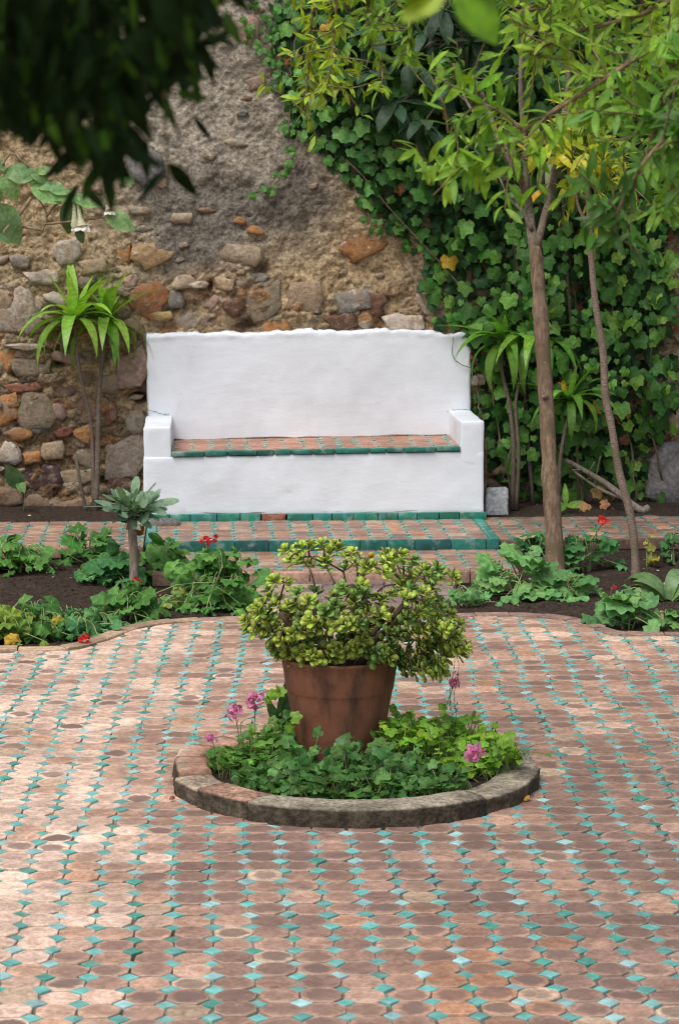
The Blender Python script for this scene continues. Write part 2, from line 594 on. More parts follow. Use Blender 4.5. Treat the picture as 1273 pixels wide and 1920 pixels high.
# ---- courtyard outline: straight at the sides, bulging back between the beds
bl = [G(-500, 1222), G(-150, 1218), G(0, 1215), G(120, 1213), G(172, 1200), G(225, 1178), G(290, 1166), G(370, 1159), G(468, 1155)]
br = [G(828, 1153), G(900, 1151), G(985, 1150), G(1060, 1157), G(1115, 1168), G(1152, 1183), G(1200, 1187), G(1273, 1187), G(1500, 1187), G(1900, 1187)]
edge_x = np.array([-6.0] + [p[0] for p in bl] + [p[0] for p in br] + [6.0])
edge_y = np.array([bl[0][1]] + [p[1] for p in bl] + [p[1] for p in br] + [br[-1][1]])
_ex = np.linspace(-6, 6, 1201)
_ey = np.interp(_ex, edge_x, edge_y)
_ey = np.convolve(np.pad(_ey, 4, 'edge'), np.ones(9) / 9, 'valid')

def yb(x):
    return np.interp(x, _ex, _ey)

EDGE_W = 0.075                                # edging bricks along the beds

def clip_half(poly, n, c):
    """keep the side n.p <= c"""
    out = []
    m = len(poly)
    for i in range(m):
        a, b = poly[i], poly[(i + 1) % m]
        da, db = a @ n - c, b @ n - c
        if da <= 0: out.append(a)
        if (da < 0 < db) or (db < 0 < da):
            out.append(a + (b - a) * (da / (da - db)))
    return out

def slab_temp(poly, half, top=0.0, ch=0.0018, thick=0.012):
    """tile: chamfered prism from a 2D outline; uv reaches 1 at the rim"""
    p = np.array(poly); c = p.mean(0)
    d = p - c
    L = np.maximum(np.linalg.norm(d, axis=1, keepdims=True), 1e-6)
    inn = p - d / L * ch
    n = len(p)
    v = np.concatenate([np.c_[inn, np.full(n, top)], np.c_[p, np.full(n, top - ch)], np.c_[p, np.full(n, top - thick)]])
    f = [tuple(range(n))]
    for r in (0, 1):
        for i in range(n):
            j = (i + 1) % n
            f.append((r * n + i, (r + 1) * n + i, (r + 1) * n + j, r * n + j))
    uv = np.concatenate([inn, p, p]) / np.array(half)
    return v, f, np.ones((3 * n, 4)), uv

def ccw(poly):
    p = np.array(poly)
    a = (p[:, 0] * np.roll(p[:, 1], -1) - np.roll(p[:, 0], -1) * p[:, 1]).sum()
    return poly if a > 0 else poly[::-1]

def octo(P, Q, j=0.0):
    pts = [(.470, .2), (.240, .482), (-.240, .482), (-.470, .2), (-.470, -.2), (-.240, -.482), (.240, -.482), (.470, -.2)]
    return [np.array([x * P, y * Q]) + rng.normal(0, j, 2) for x, y in pts]

def diam(P, Q, j=0.0):
    return [np.array([x * P, y * Q]) + rng.normal(0, j, 2) for x, y in [(.243, 0), (0, .282), (-.243, 0), (0, -.282)]]

def tiles(parent, frame, u0, u1, v0, v1, z, P, Q, clips, clay, glaze, limit, warp=None, skip=None, jig=1.0, phase=(0, 0), key=None):
    """octagon and diamond tiles over a rectangle; frame(u, v, z) -> world; clips(poly, centre) -> poly or None"""
    tO = [slab_temp(ccw(octo(P, Q, .0018 * jig)), (P / 2, Q / 2)) for _ in range(12)]
    tD = [slab_temp(ccw(diam(P, Q, .0016 * jig)), (P / 4, Q / 4)) for _ in range(8)]
    e0 = frame(0, 0, 0); ex = frame(1, 0, 0) - e0; ey = frame(0, 1, 0) - e0
    items = {0: [], 1: []}; cut = {0: MB(), 1: MB()}
    i0, i1 = int(math.floor(u0 / P)) - 1, int(math.ceil(u1 / P)) + 1
    j0, j1 = int(math.floor(v0 / Q)) - 1, int(math.ceil(v1 / Q)) + 1
    for i in range(i0, i1 + 1):
        for j in range(j0, j1 + 1):
            for k in (0, 1):
                cu = (i + phase[0] + .5 * k) * P; cv = (j + phase[1] + .5 * k) * Q
                if warp is not None: cu, cv = warp(cu, cv)
                cu += rng.normal(0, .0016 * jig); cv += rng.normal(0, .0012 * jig)
                if cu < u0 - P or cu > u1 + P or cv < v0 - Q or cv > v1 + Q: continue
                if skip is not None and skip(cu, cv): continue
                tint = (clay if k == 0 else glaze)(cu, cv)
                ti = rng.integers(12 if k == 0 else 8)
                a = rng.normal(0, .022 * jig)
                zz = z + rng.normal(0, .0011 * jig)
                ca, sa = math.cos(a), math.sin(a)
                x = ex * ca + ey * sa; y = -ex * sa + ey * ca
                n_ = nrm(UZ + x * rng.normal(0, .012 * jig) + y * rng.normal(0, .014 * jig))
                x = nrm(x - n_ * (x @ n_)); y = np.cross(n_, x)
                Mx = np.eye(4); Mx[:3, 0] = x; Mx[:3, 1] = y; Mx[:3, 2] = n_; Mx[:3, 3] = frame(cu, cv, zz)
                T = (tO if k == 0 else tD)[ti]
                n = len(T[0]) // 3
                loc = T[0][n:2 * n, :2]
                world2 = [np.array([cu, cv]) + np.array([p[0] * ca - p[1] * sa, p[0] * sa + p[1] * ca]) for p in loc]
                res = clips(world2, (cu, cv)) if clips is not None else world2
                if res is None or len(res) < 3: continue
                if res is world2:
                    items[k].append((ti, Mx, tint))
                else:
                    pp = [q - np.array([cu, cv]) for q in res]
                    ar = 0.5 * abs(sum(pp[q][0] * pp[(q + 1) % len(pp)][1] - pp[(q + 1) % len(pp)][0] * pp[q][1] for q in range(len(pp))))
                    if ar < 1.2e-4: continue
                    v, f, t, uv = slab_temp(ccw(pp), (P / 2, Q / 2) if k == 0 else (P / 4, Q / 4), ch=.001)
                    M2 = np.eye(4); M2[:3, 0] = ex; M2[:3, 1] = ey; M2[:3, 3] = frame(cu, cv, zz)
                    cut[k].add(xf(M2, v), f, t * np.asarray(tint), uv)
    scatter(parent, 'octagon_tile', tO, M['clay'], items[0], limit, 'octagon_tile_field', key, smooth=False)
    scatter(parent, 'diamond_tile', tD, M['glaze'], items[1], limit, 'diamond_tile_field', key, smooth=False)
    for k, nm in ((0, 'cut_octagon_tile_row'), (1, 'cut_diamond_tile_row')):
        if cut[k].n:
            cut[k].build(nm, M['clay' if k == 0 else 'glaze'], parent, False)['kind'] = 'stuff'

# ---- courtyard floor
mb = MB()
xs = np.concatenate([np.linspace(-6, -2, 9)[:-1], np.linspace(-2, 2, 161), np.linspace(2, 6, 9)[1:]])
ts = np.concatenate([np.linspace(0, .42, 6), np.linspace(.45, 1, 150)])
def floor_pts(a, b):
    top = yb(a)
    y = -4 + (top + 4) * b
    return np.stack([a, y, a * 0 - 0.006], -1)
v, f = grid(xs, ts, floor_pts)
gt = np.tile([.27, .215, .17, 1.0], (len(v), 1))
k = np.clip(.95 + 1.1 * fbm(v[:, 0] * 2.3, v[:, 1] * 2.3, 0, 4, 5), .2, 1.4)[:, None]
gt[:, :3] *= k
mb.add(v, f, gt)
rim = np.array([[x, yb(x), z] for x in xs for z in (-0.006, -0.13)])
mb.add(rim, [(2 * i, 2 * i + 1, 2 * i + 3, 2 * i + 2) for i in range(len(xs) - 1)], (.16, .12, .1, 1))
courtyard = tag(mb.build('courtyard_floor', M['grout']), kind='structure')

RING_C = G(670, 1552); RING_C = np.array([RING_C[0], RING_C[1] + .575, 0]); RING_R = .575

LIGHT = np.array([.67, .49, .385]); MID = np.array([.45, .28, .20]); MAUVE = np.array([.24, .148, .115]); ORANGE = np.array([.47, .235, .125]); SAND = np.array([.50, .37, .26])

_gx = np.arange(-3.2, 3.2, .05); _gy = np.arange(2.8, 11.6, .05)
_GX, _GY = np.meshgrid(_gx, _gy, indexing='ij')
_LAT = [fbm(_GX * 1.6 + 3, _GY * 1.6, 0, 3, 21), fbm(_GX * 4.5, _GY * 4.5, 0, 2, 33),
        .034 * vnoise(_GY * .7 + 9, _GX * .8, 0, 3) + .014 * vnoise(_GY * 2.2, _GX * 2.0, 0, 4), .040 * vnoise(_GX * .7, _GY * .6 + 4, 0, 8) + .014 * vnoise(_GX * 2.1, _GY * 1.8, 0, 9)]
def lat(k, x, y):
    a = min(max((x + 3.2) / .05, 0), len(_gx) - 2.001); b_ = min(max((y - 2.8) / .05, 0), len(_gy) - 2.001)
    i, j = int(a), int(b_); a -= i; b_ -= j; L = _LAT[k]
    return float(L[i, j] * (1 - a) * (1 - b_) + L[i + 1, j] * a * (1 - b_) + L[i, j + 1] * (1 - a) * b_ + L[i + 1, j + 1] * a * b_)

def clay_court(x, y):
    n = lat(0, x, y); n2 = lat(1, x, y)
    left = 1 / (1 + math.exp((x + .40 + .22 * n) * 9))
    far = 1 / (1 + math.exp(-(y - 8.7 + .6 * n) * 2.5))
    L = .10 + .88 * left * (1 - .5 * far) + .38 * far + .42 * n2 + .18 * n + rng.normal(0, .13)
    L = min(1, max(0, L))
    c = MAUVE + (MID - MAUVE) * min(1, L * 2) + (LIGHT - MID) * max(0, L * 2 - 1)
    r = rng.random()
    if r < .045: c = .5 * c + .5 * ORANGE * rng.uniform(.8, 1.1)
    elif r < .085: c = SAND * rng.uniform(.85, 1.1)
    ob = math.exp(-(((x - .42) / .12) ** 2 + ((y - 5.75) / .35) ** 2))
    c = c + (ORANGE * 1.05 - c) * .75 * ob
    dark = rng.random() ** 1.6 * (.35 + .55 * (1 - L))
    if rng.random() < .10: dark = rng.uniform(.7, 1.0)
    c = c * rng.uniform(.95, 1.2)
    return (c[0], c[1], c[2], dark)

def glaze_court(x, y):
    c = np.array([.15, .43, .39]) if rng.random() < .68 else (np.array([.08, .34, .27]) if rng.random() < .45 else np.array([.32, .54, .53]))
    c = c * rng.uniform(.75, 1.2)
    return (c[0], c[1], c[2], 1)

def warp_court(x, y):
    return x + lat(2, x, y), y + lat(3, x, y)

def clip_court(poly, c):
    lim = yb(c[0]) - EDGE_W
    if c[1] < lim - .13: return poly
    if c[1] > lim + .13: return None
    h = .02
    s = (float(yb(c[0] + h)) - float(yb(c[0] - h))) / (2 * h)
    n = np.array([-s, 1.0]); n /= np.linalg.norm(n)
    # edging follows the curve: shift the bed line by the brick width along its normal
    p0 = np.array([c[0], float(yb(c[0]))]) - n * EDGE_W
    cc = n @ p0
    if all(q @ n <= cc for q in poly): return poly
    return clip_half(poly, n, cc)

def skip_court(x, y):
    return math.hypot(x - RING_C[0], y - RING_C[1]) < RING_R - .09 or (abs(x) > 2.0 + max(0, (y - 5)) * .12) or y < 3.2

tiles(courtyard, lambda u, v, z: np.array([u, v, z]), -2.8, 2.8, 3.2, 11.0, 0.0, P, P, clip_court, clay_court, glaze_court, 300, warp_court, skip_court, 1.35, (.35, .2))

# edging bricks along the two beds, each laid to the curve
def edging(x0, x1, length, tint, width):
    x = x0; i = 0
    while x < x1 - .02:
        L = length * rng.uniform(.8, 1.15)
        s = (float(yb(x + .05)) - float(yb(x - .01))) / .06
        dx = L / math.hypot(1, s)
        xb = min(x1, x + dx)
        pts = []
        for t in (0, .5, 1):
            q = x + .002 + (xb - x - .004) * t
            sl = (float(yb(q + .02)) - float(yb(q - .02))) / .04
            n = np.array([-sl, 1.0]); n /= np.linalg.norm(n)
            pts.append((np.array([q, float(yb(q))]), n))
        outer = [p + n * .004 for p, n in pts]; inner = [p - n * (width - .006) for p, n in pts]
        poly = ccw([*inner, *outer[::-1]])
        c = np.mean(poly, 0)
        v, f, t, uv = slab_temp([q - c for q in poly], (L / 2, width / 2), ch=.003, thick=.05)
        v = v + np.array([c[0], c[1], .006 + rng.normal(0, .0025)])
        tt = np.array(tint) * rng.uniform(.78, 1.18)
        MB().add(v, f, (tt[0], tt[1], tt[2], 1), uv).build('edging_brick', M['brick'], courtyard, False)
        x = xb; i += 1
edging(-2.2, -.415, .155, (.42, .30, .20), EDGE_W)
edging(-.41, .44, .2, (.36, .24, .18), EDGE_W)
edging(.445, 2.2, .17, (.27, .18, .14), EDGE_W)

# ---- walkway, platform and landing under the bench
uL, vF = uv_of(G(272, 1015, ZP)); uR, _ = uv_of(G(938, 1013, ZP)); vFr = uv_of(G(938, 1013, ZP))[1]
vF = 0.5 * (vF + vFr)
vWf = uv_of(G(1100, 1011, ZP))[1]; vWfl = uv_of(G(100, 1026, ZP))[1]; vWb = uv_of(G(1100, 967, ZP))[1]; vWbl = uv_of(G(60, 977, ZP))[1]
lu0, lv0 = uv_of(G(285, 1076, ZL)); lu1, lv1 = uv_of(G(978, 1076, ZL))

def clay_far(tone):
    def fn(u, v):
        c = MID * .92 + (MAUVE - MID) * min(1, max(0, tone + rng.normal(0, .25)))
        r = rng.random()
        if r < .12: c = ORANGE * .9
        elif r < .2: c = SAND * .9
        c = c * rng.uniform(.85, 1.15)
        return (c[0], c[1], c[2], rng.random() * .5)
    return fn
def glaze_far(k):
    def fn(u, v):
        c = np.array([.10, .34, .28]) * rng.uniform(.7, 1.2) * k
        return (c[0], c[1], c[2], 1)
    return fn

def rect_clip(u0, u1, v0, v1):
    def fn(poly, c):
        res = poly
        for n, lim in ((np.array([-1., 0]), -u0), (np.array([1., 0]), u1), (np.array([0, -1.]), -v0), (np.array([0, 1.]), v1)):
            if any(q @ n > lim for q in res):
                res = clip_half(res, n, lim)
                if len(res) < 3: return None
        return res
    return fn

mb = MB(); rbox(mb, W, (uL, vF + .012, -.12), (uR, VW, ZP - .006), .004, .3, tint=(.22, .17, .14, 1))
platform = tag(mb.build('bench_platform', M['grout']), kind='structure')
tiles(platform, W, uL + .055, uR - .055, vF + .012, .02, ZP, .098, .098, rect_clip(uL + .055, uR - .055, vF + .014, .012), clay_far(.45), glaze_far(1), 160, None, None, .8, (.1, .1))
def box_piece(name, mat, parent, lo, hi, tint, r=.004, amp=0.0, seed=0, step=.2, frame=W):
    b_ = MB(); rbox(b_, frame, lo, hi, r, step, amp, 30, seed, tint)
    return b_.build(name, mat, parent)
GREEN = np.array([.012, .15, .105])
u = uL
while u < uR - .02:                            # riser of green glazed tiles
    L = min(.165 * rng.uniform(.8, 1.15), uR - u)
    if uR - u - L < .05: L = uR - u
    g = np.array([.016, .15, .12]) * rng.uniform(.65, 1.2)
    if rng.random() < .25: g = np.array([.010, .085, .08])
    box_piece('edge_tile', M['glaze'], platform, (u + .001, vF - .004 + rng.normal(0, .001), ZL - .012), (u + L - .002, vF + .013, ZP + .003 + rng.normal(0, .0008)), (*g, 1), .003)
    u += L
for us, n in ((uL, 6), (uR - .05, 6)):         # inlaid green strips at its two ends
    v = vF + .015
    while v < -.03:
        L = min(.15 * rng.uniform(.8, 1.2), -.014 - v)
        g = np.array([.055, .29, .235]) * rng.uniform(.7, 1.15)
        box_piece('border_tile', M['glaze'], platform, (us + .002, v, ZP - .02), (us + .05, v + L - .003, ZP + .002 + rng.normal(0, .0008)), (*g, 1), .003)
        v += L

def walkway(name, u0, u1, v0, v1, tone, k, zz):
    mb = MB(); rbox(mb, W, (u0, v0, -.12), (u1, v1, zz - .006), .01, .06, .006, 5, 3, (.14, .10, .08, 1))
    o = tag(mb.build(name, M['grout']), kind='structure')
    tiles(o, W, u0, u1, v0, v1, zz, .098, .098, rect_clip(u0 + .002, u1 - .002, v0 + .03, v1 - .004), clay_far(tone), glaze_far(k), 120, None, lambda a, b: abs(a) > 3.4, 1.2, (.3, .3))
    u = max(u0, -3.4)
    while u < min(u1, 3.4):                    # worn edge bricks
        L = min(.2 * rng.uniform(.8, 1.2), u1 - u)
        t = np.array([.33, .22, .155] if u < 0 else [.17, .105, .08]) * rng.uniform(.75, 1.15)
        if L > .03:
            box_piece('edging_brick', M['brick'], o, (u + .002, v0 - .012 + rng.normal(0, .003), zz - .05), (u + L - .003, v0 + .028, zz + rng.normal(0, .002)), (*t, 1), .006, .004, int(rng.integers(99)), .05)
        u += L
    return o
walk_l = walkway('walkway_left', -4.5, uL - .004, vWfl, vWbl, .25, .9, ZP - .004)
walk_r = walkway('walkway_right', uR + .004, 4.5, vWf, vWb, .6, .75, ZP - .004)

mb = MB(); rbox(mb, W, (lu0, lv0 + .01, -.12), (lu1, vF + .05, ZL - .006), .01, .1, .004, 5, 3, (.2, .14, .11, 1))
landing = tag(mb.build('landing', M['grout']), kind='structure')
tiles(landing, W, lu0, lu1, lv0, vF, ZL, .1, .1, rect_clip(lu0 + .004, lu1 - .004, lv0 + .055, vF - .006), clay_far(.3), glaze_far(1), 160, None, None, 1.1, (.2, .25))
u = lu0
while u < lu1 - .02:
    L = min(.19 * rng.uniform(.8, 1.2), lu1 - u)
    t = np.array([.36, .225, .165]) * rng.uniform(.75, 1.15)
    box_piece('edging_brick', M['brick'], landing, (u + .002, lv0 - .004 + rng.normal(0, .002), ZL - .06), (u + L - .003, lv0 + .052, ZL + .001 + rng.normal(0, .0015)), (*t, 1), .005, .003, int(rng.integers(99)), .05)
    u += L

# ---- short path from courtyard to landing, laid in flat bricks
pa, pb, pc, pd = G(466, 1156), G(830, 1154), G(857, 1090), G(484, 1090)
def pathf(s, t, z):
    a = pa + (pb - pa) * s; b_ = pd + (pc - pd) * s
    q = a + (b_ - a) * t
    return np.array([q[0], q[1], z])
mb = MB(); v, f = grid(np.linspace(0, 1, 9), np.linspace(-.02, 1.3, 5), lambda A, B: np.array([pathf(a, b, -.008) for a, b in zip(A.ravel(), B.ravel())]))
mb.add(v, f, (.17, .13, .11, 1))
w = np.array([pathf(s, t, z) for s in (0, 1) for t in (-.02, 1.3) for z in (-.008, -.13)])
mb.add(w, [(0, 1, 3, 2), (4, 6, 7, 5)], (.15, .11, .09, 1))
path = tag(mb.build('path', M['grout']), kind='structure')
wid = float(np.linalg.norm(pb - pa)); dep = float(np.linalg.norm(pd - pa))
for r_ in range(9):
    s = 0.0
    t0, t1 = r_ / 9.0 + .008, (r_ + 1) / 9.0 - .008
    first = True
    while s < .985:
        L = (.20 if not first else (.085 if r_ % 2 else .13)) * rng.uniform(.9, 1.1) / wid
        if s < .1 and not first and s + L > .1: pass
        e = min(.998, s + L)
        if .998 - e < .03: e = .998
        t = (np.array([.40, .30, .22]) if s < .13 else np.array([.25, .185, .165])) * rng.uniform(.8, 1.15)
        poly = [pathf(a, b, 0)[:2] for a, b in ((s + .004, t0), (e - .004, t0), (e - .004, t1), (s + .004, t1))]
        c = np.mean(poly, 0)
        v, f, tt, uv = slab_temp(ccw([q - c for q in poly]), (.1, .04), ch=.003, thick=.03)
        MB().add(v + np.array([c[0], c[1], .002 + rng.normal(0, .002)]), f, (*t, 1), uv).build('paving_brick', M['brick'], path, False)
        s = e; first = False

# ---- soil of the beds
def soil_z(x, y):
    u_, v_ = (x - B0[0]) * BX[0] + (y - B0[1]) * BX[1], (x - B0[0]) * BY[0] + (y - B0[1]) * BY[1]
    z = -.03 + .018 * fbm(x * 3, y * 3, 0, 4, 41) + .012 * fbm(x * 14, y * 14, 0, 3, 42)
    m = G(70, 1100, 0); z = z + .055 * np.exp(-(((x - m[0]) / .45) ** 2 + ((y - m[1]) / .38) ** 2))
    m = G(1150, 1090, 0); z = z + .02 * np.exp(-(((x - m[0]) / .4) ** 2 + ((y - m[1]) / .35) ** 2))
    back = 1 / (1 + np.exp(-(v_ - np.where(u_ < 0, vWbl, vWb) - .05) * 60))
    z = z * (1 - back) + back * (.078 + .010 * fbm(x * 9, y * 9, 0, 3, 43) + .05 * np.clip(v_ - .45, 0, 1))
    z = z + np.where((u_ < uL) | (u_ > lu1), .055 * np.exp(-((v_ - np.where(u_ < 0, vWfl, vWf)) / .22) ** 2), 0)
    e = yb(x) - y
    z = np.where(e > -.012, -.12, z)
    ins = ((u_ > lu0 - .01) & (u_ < lu1 + .01) & (v_ > lv0 - .005) & (v_ < 0)) | ((v_ > np.where(u_ < 0, vWfl, vWf) + .03) & (v_ < np.where(u_ < 0, vWbl, vWb) - .03)) | ((u_ > uL) & (u_ < uR) & (v_ < .7) & (v_ > vF))
    z = np.where(ins, -.1, z)
    s_l = pa[0] + (pd[0] - pa[0]) * (y - pa[1]) / (pd[1] - pa[1]); s_r = pb[0] + (pc[0] - pb[0]) * (y - pb[1]) / (pc[1] - pb[1])
    z = np.where((x > s_l + .002) & (x < s_r - .002) & (y < pd[1] + .2), -.12, z)
    return z
mb = MB()
xs = np.concatenate([np.linspace(-6, -2.1, 14)[:-1], np.arange(-2.1, 2.2, .014), np.linspace(2.2, 6, 14)])
ys = np.arange(9.6, 14.2, .014)
v, f = grid(xs, ys, lambda a, b: np.stack([a, b, soil_z(a, b)], -1))
mb.add(v, f)
soil = tag(mb.build('soil_bed', M['soil']), kind='structure')

# loose clods on the beds
def rock_temp(seed, n=9, rings=(0.0, .55, .9, 1.0), hs=(1.0, .85, .45, -.1), jit=.16):
    r_ = np.random.default_rng(seed)
    v = [(0, 0, hs[0])]
    ang = np.sort(r_.uniform(0, 2 * math.pi / n, n) * .6 + np.arange(n) * 2 * math.pi / n)
    rad = 1 + r_.normal(0, jit, n)
    for k in range(1, len(rings)):
        for a, q in zip(ang, rad):
            rr = rings[k] * q * (1 + r_.normal(0, jit * .3))
            v.append((rr * math.cos(a), rr * math.sin(a), hs[k] + r_.normal(0, jit * .5)))
    f = [(0, 1 + i, 1 + (i + 1) % n) for i in range(n)]
    for k in range(len(rings) - 2):
        o = 1 + k * n
        f += [(o + i, o + n + i, o + n + (i + 1) % n, o + (i + 1) % n) for i in range(n)]
    return np.array(v), f
mb = MB()
ct = [rock_temp(s, 6, (0, .6, 1), (1, .75, -.3), .2) for s in range(6)]
cx_, cy_ = rng.uniform(-1.9, 2.0, 5200), rng.uniform(9.9, 13.9, 5200)
for x, y, z in zip(cx_, cy_, soil_z(cx_, cy_)):
    if z < -.075: continue
    s = .004 + .011 * rng.random() ** 3
    v, f = ct[rng.integers(6)]
    t = .5 + rng.random() * 1.1
    mb.add(v * np.array([s, s * rng.uniform(.6, 1), s * .8]) + np.array([x, y, z]), f, (t, t, t, 1))
tag(mb.build('soil_clods', M['soil'], smooth=False), 'loose dark crumbs of soil scattered over the beds', 'soil', kind='stuff')

# ================================================================== RUBBLE WALL
def wpx(px, py):
    return on_v(px, py, VW)
PXM = 13.93 / FPX                              # metres per photograph pixel at the wall
def gauss(u, z, px, py, rx, ry):
    a, b = wpx(px, py)
    return np.exp(-(((u - a) / (rx * PXM)) ** 2 + ((z - b) / (ry * PXM)) ** 2))
bu0_ = on_v(275, 620, VW)[0]
PALR = np.array([[.30, .22, .15], [.36, .26, .17], [.22, .15, .10], [.27, .23, .19], [.38, .32, .26], [.33, .17, .08], [.20, .17, .12], [.17, .09, .06]])
holes = [(490, 506, 13, 12), (466, 606, 16, 9), (395, 535, 5, 9), (244, 476, 4, 12), (400, 600, 8, 4), (110, 680, 10, 6), (30, 700, 8, 7), (160, 705, 12, 6), (265, 745, 14, 10), (200, 900, 16, 8)]
def voro(u, z, g, seed):
    x, y = u / g, z / g * 1.55
    i, j = np.floor(x), np.floor(y)
    f1 = np.full(np.shape(x), 9.0); f2 = f1.copy(); cid = np.zeros(np.shape(x))
    for di in (-1, 0, 1):
        for dj in (-1, 0, 1):
            a, b_ = i + di, j + dj
            px_ = a + .5 + .42 * _h(a, b_, a * 0, seed); py_ = b_ + .5 + .42 * _h(a, b_, a * 0, seed + 1)
            d = np.hypot(x - px_, y - py_); c = _h(a, b_, a * 0, seed + 2)
            near = d < f1
            f2 = np.where(near, f1, np.minimum(f2, d)); cid = np.where(near, c, cid); f1 = np.where(near, d, f1)
    return cid, np.clip((f2 - f1) * 3.2, 0, 1)
def rubble(u, z):
    top = np.where(u < bu0_, 1.45, 1.36) + .16 * fbm(u * 2.1, z * 2.1, 0, 3, 66)
    return np.clip((top - z) / .14, 0, 1)
def wall_d(u, z):
    uu = u + .018 * fbm(u * 14, z * 14, 0, 3, 91); zz = z + .018 * fbm(u * 14 + 7, z * 14, 0, 3, 92)
    c1, e1 = voro(uu, zz, .105, 301); c2, e2 = voro(uu, zz, .048, 311)
    rb_ = rubble(u, z)
    rel = rb_ * ((.010 + .022 * (c1 > -.2) * (.6 + .4 * c1)) * e1 ** .6 + .010 * (.5 + .5 * c2) * e2 - .012)
    d = rel + .030 * fbm(u * 2.2, z * 2.2, 0, 3, 61) + .026 * fbm(u * 9, z * 11, 0, 4, 62, .6) + .020 * np.abs(fbm(u * 30, z * 36, 0, 3, 63)) - .012 * np.clip(fbm(u * 22, z * 30, 0, 3, 64) - .25, 0, 1) * 4
    for px, py, rx, ry in holes:
        d = d - .11 * gauss(u, z, px, py, rx, ry)
    grey = np.clip(gauss(u, z, 370, 120, 190, 260) + gauss(u, z, 360, 450, 90, 60), 0, 1)
    return d * (1 - .35 * grey) + .012 * grey
def wall_tint(u, z):
    n = fbm(u * 3.2, z * 3.2, 0, 4, 71); n2 = fbm(u * 8, z * 8, 0, 4, 72)
    g = np.clip(gauss(u, z, 400, 60, 230, 240) * 1.2 + gauss(u, z, 360, 440, 130, 90) * 1.1 + gauss(u, z, 430, 300, 170, 120) + gauss(u, z, 1000, 200, 300, 200) + .45 * n, 0, 1)
    dk = np.clip(gauss(u, z, 352, 462, 66, 56) * 1.5 + gauss(u, z, 470, 390, 140, 48) * 1.1 + gauss(u, z, 360, 380, 80, 60) * .7 + gauss(u, z, 570, 350, 60, 60) * .9 + .6 * n2 - .1, 0, 1)
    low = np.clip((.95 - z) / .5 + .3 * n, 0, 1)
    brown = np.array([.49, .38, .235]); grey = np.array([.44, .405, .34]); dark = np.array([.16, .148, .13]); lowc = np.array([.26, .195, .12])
    c = brown + (grey - brown) * g[..., None]
    c = c + (dark - c) * (dk * .85)[..., None]
    c = c + (lowc - c) * (low * .75)[..., None]  # foot of the wall tinted darker: damp, with shade painted in
    uu = u + .018 * fbm(u * 14, z * 14, 0, 3, 91); zz = z + .018 * fbm(u * 14 + 7, z * 14, 0, 3, 92)
    c1, e1 = voro(uu, zz, .105, 301); c2, e2 = voro(uu, zz, .048, 311)
    rb_ = rubble(u, z) * np.clip(e1 * 1.6 - .15, 0, 1) * (c1 > -.35)
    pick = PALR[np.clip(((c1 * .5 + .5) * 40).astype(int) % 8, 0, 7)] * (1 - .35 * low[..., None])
    c = c + (pick - c) * (rb_ * .75)[..., None]
    c = c * (1 + .25 * c2 * rubble(u, z))[..., None]
    return c
us = np.concatenate([np.linspace(-7, -3.3, 60)[:-1], np.arange(-3.3, -2.2, .02), np.arange(-2.2, 2.1, .0105), np.arange(2.1, 3.3, .02), np.linspace(3.3, 7, 60)])
zs = np.concatenate([np.arange(-.05, 3.1, .0105), np.linspace(3.11, 4.3, 8)])
U_, Z_ = np.meshgrid(us, zs, indexing='ij')
Dv = wall_d(U_, Z_)
pts = B0 + U_[..., None] * BX + (VW - Dv)[..., None] * BY + Z_[..., None] * UZ
na, nb = U_.shape
idx = np.arange(na * nb).reshape(na, nb)
q = np.stack([idx[:-1, :-1], idx[1:, :-1], idx[1:, 1:], idx[:-1, 1:]], -1).reshape(-1, 4)
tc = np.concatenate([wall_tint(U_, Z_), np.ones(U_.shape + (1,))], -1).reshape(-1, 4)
wall = thing('stone_wall', 'old rubble stone wall with crumbling brown and grey mortar behind the white bench', 'wall', W(0, VW + .2, 0))
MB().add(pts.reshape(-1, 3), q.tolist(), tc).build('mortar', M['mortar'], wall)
mb = MB(); rbox(mb, W, (-7, VW + .12, -.1), (7, VW + .5, 4.28), .02, 1.2, tint=(.3, .22, .15, 1)); mb.build('wall_core', M['mortar'], wall)

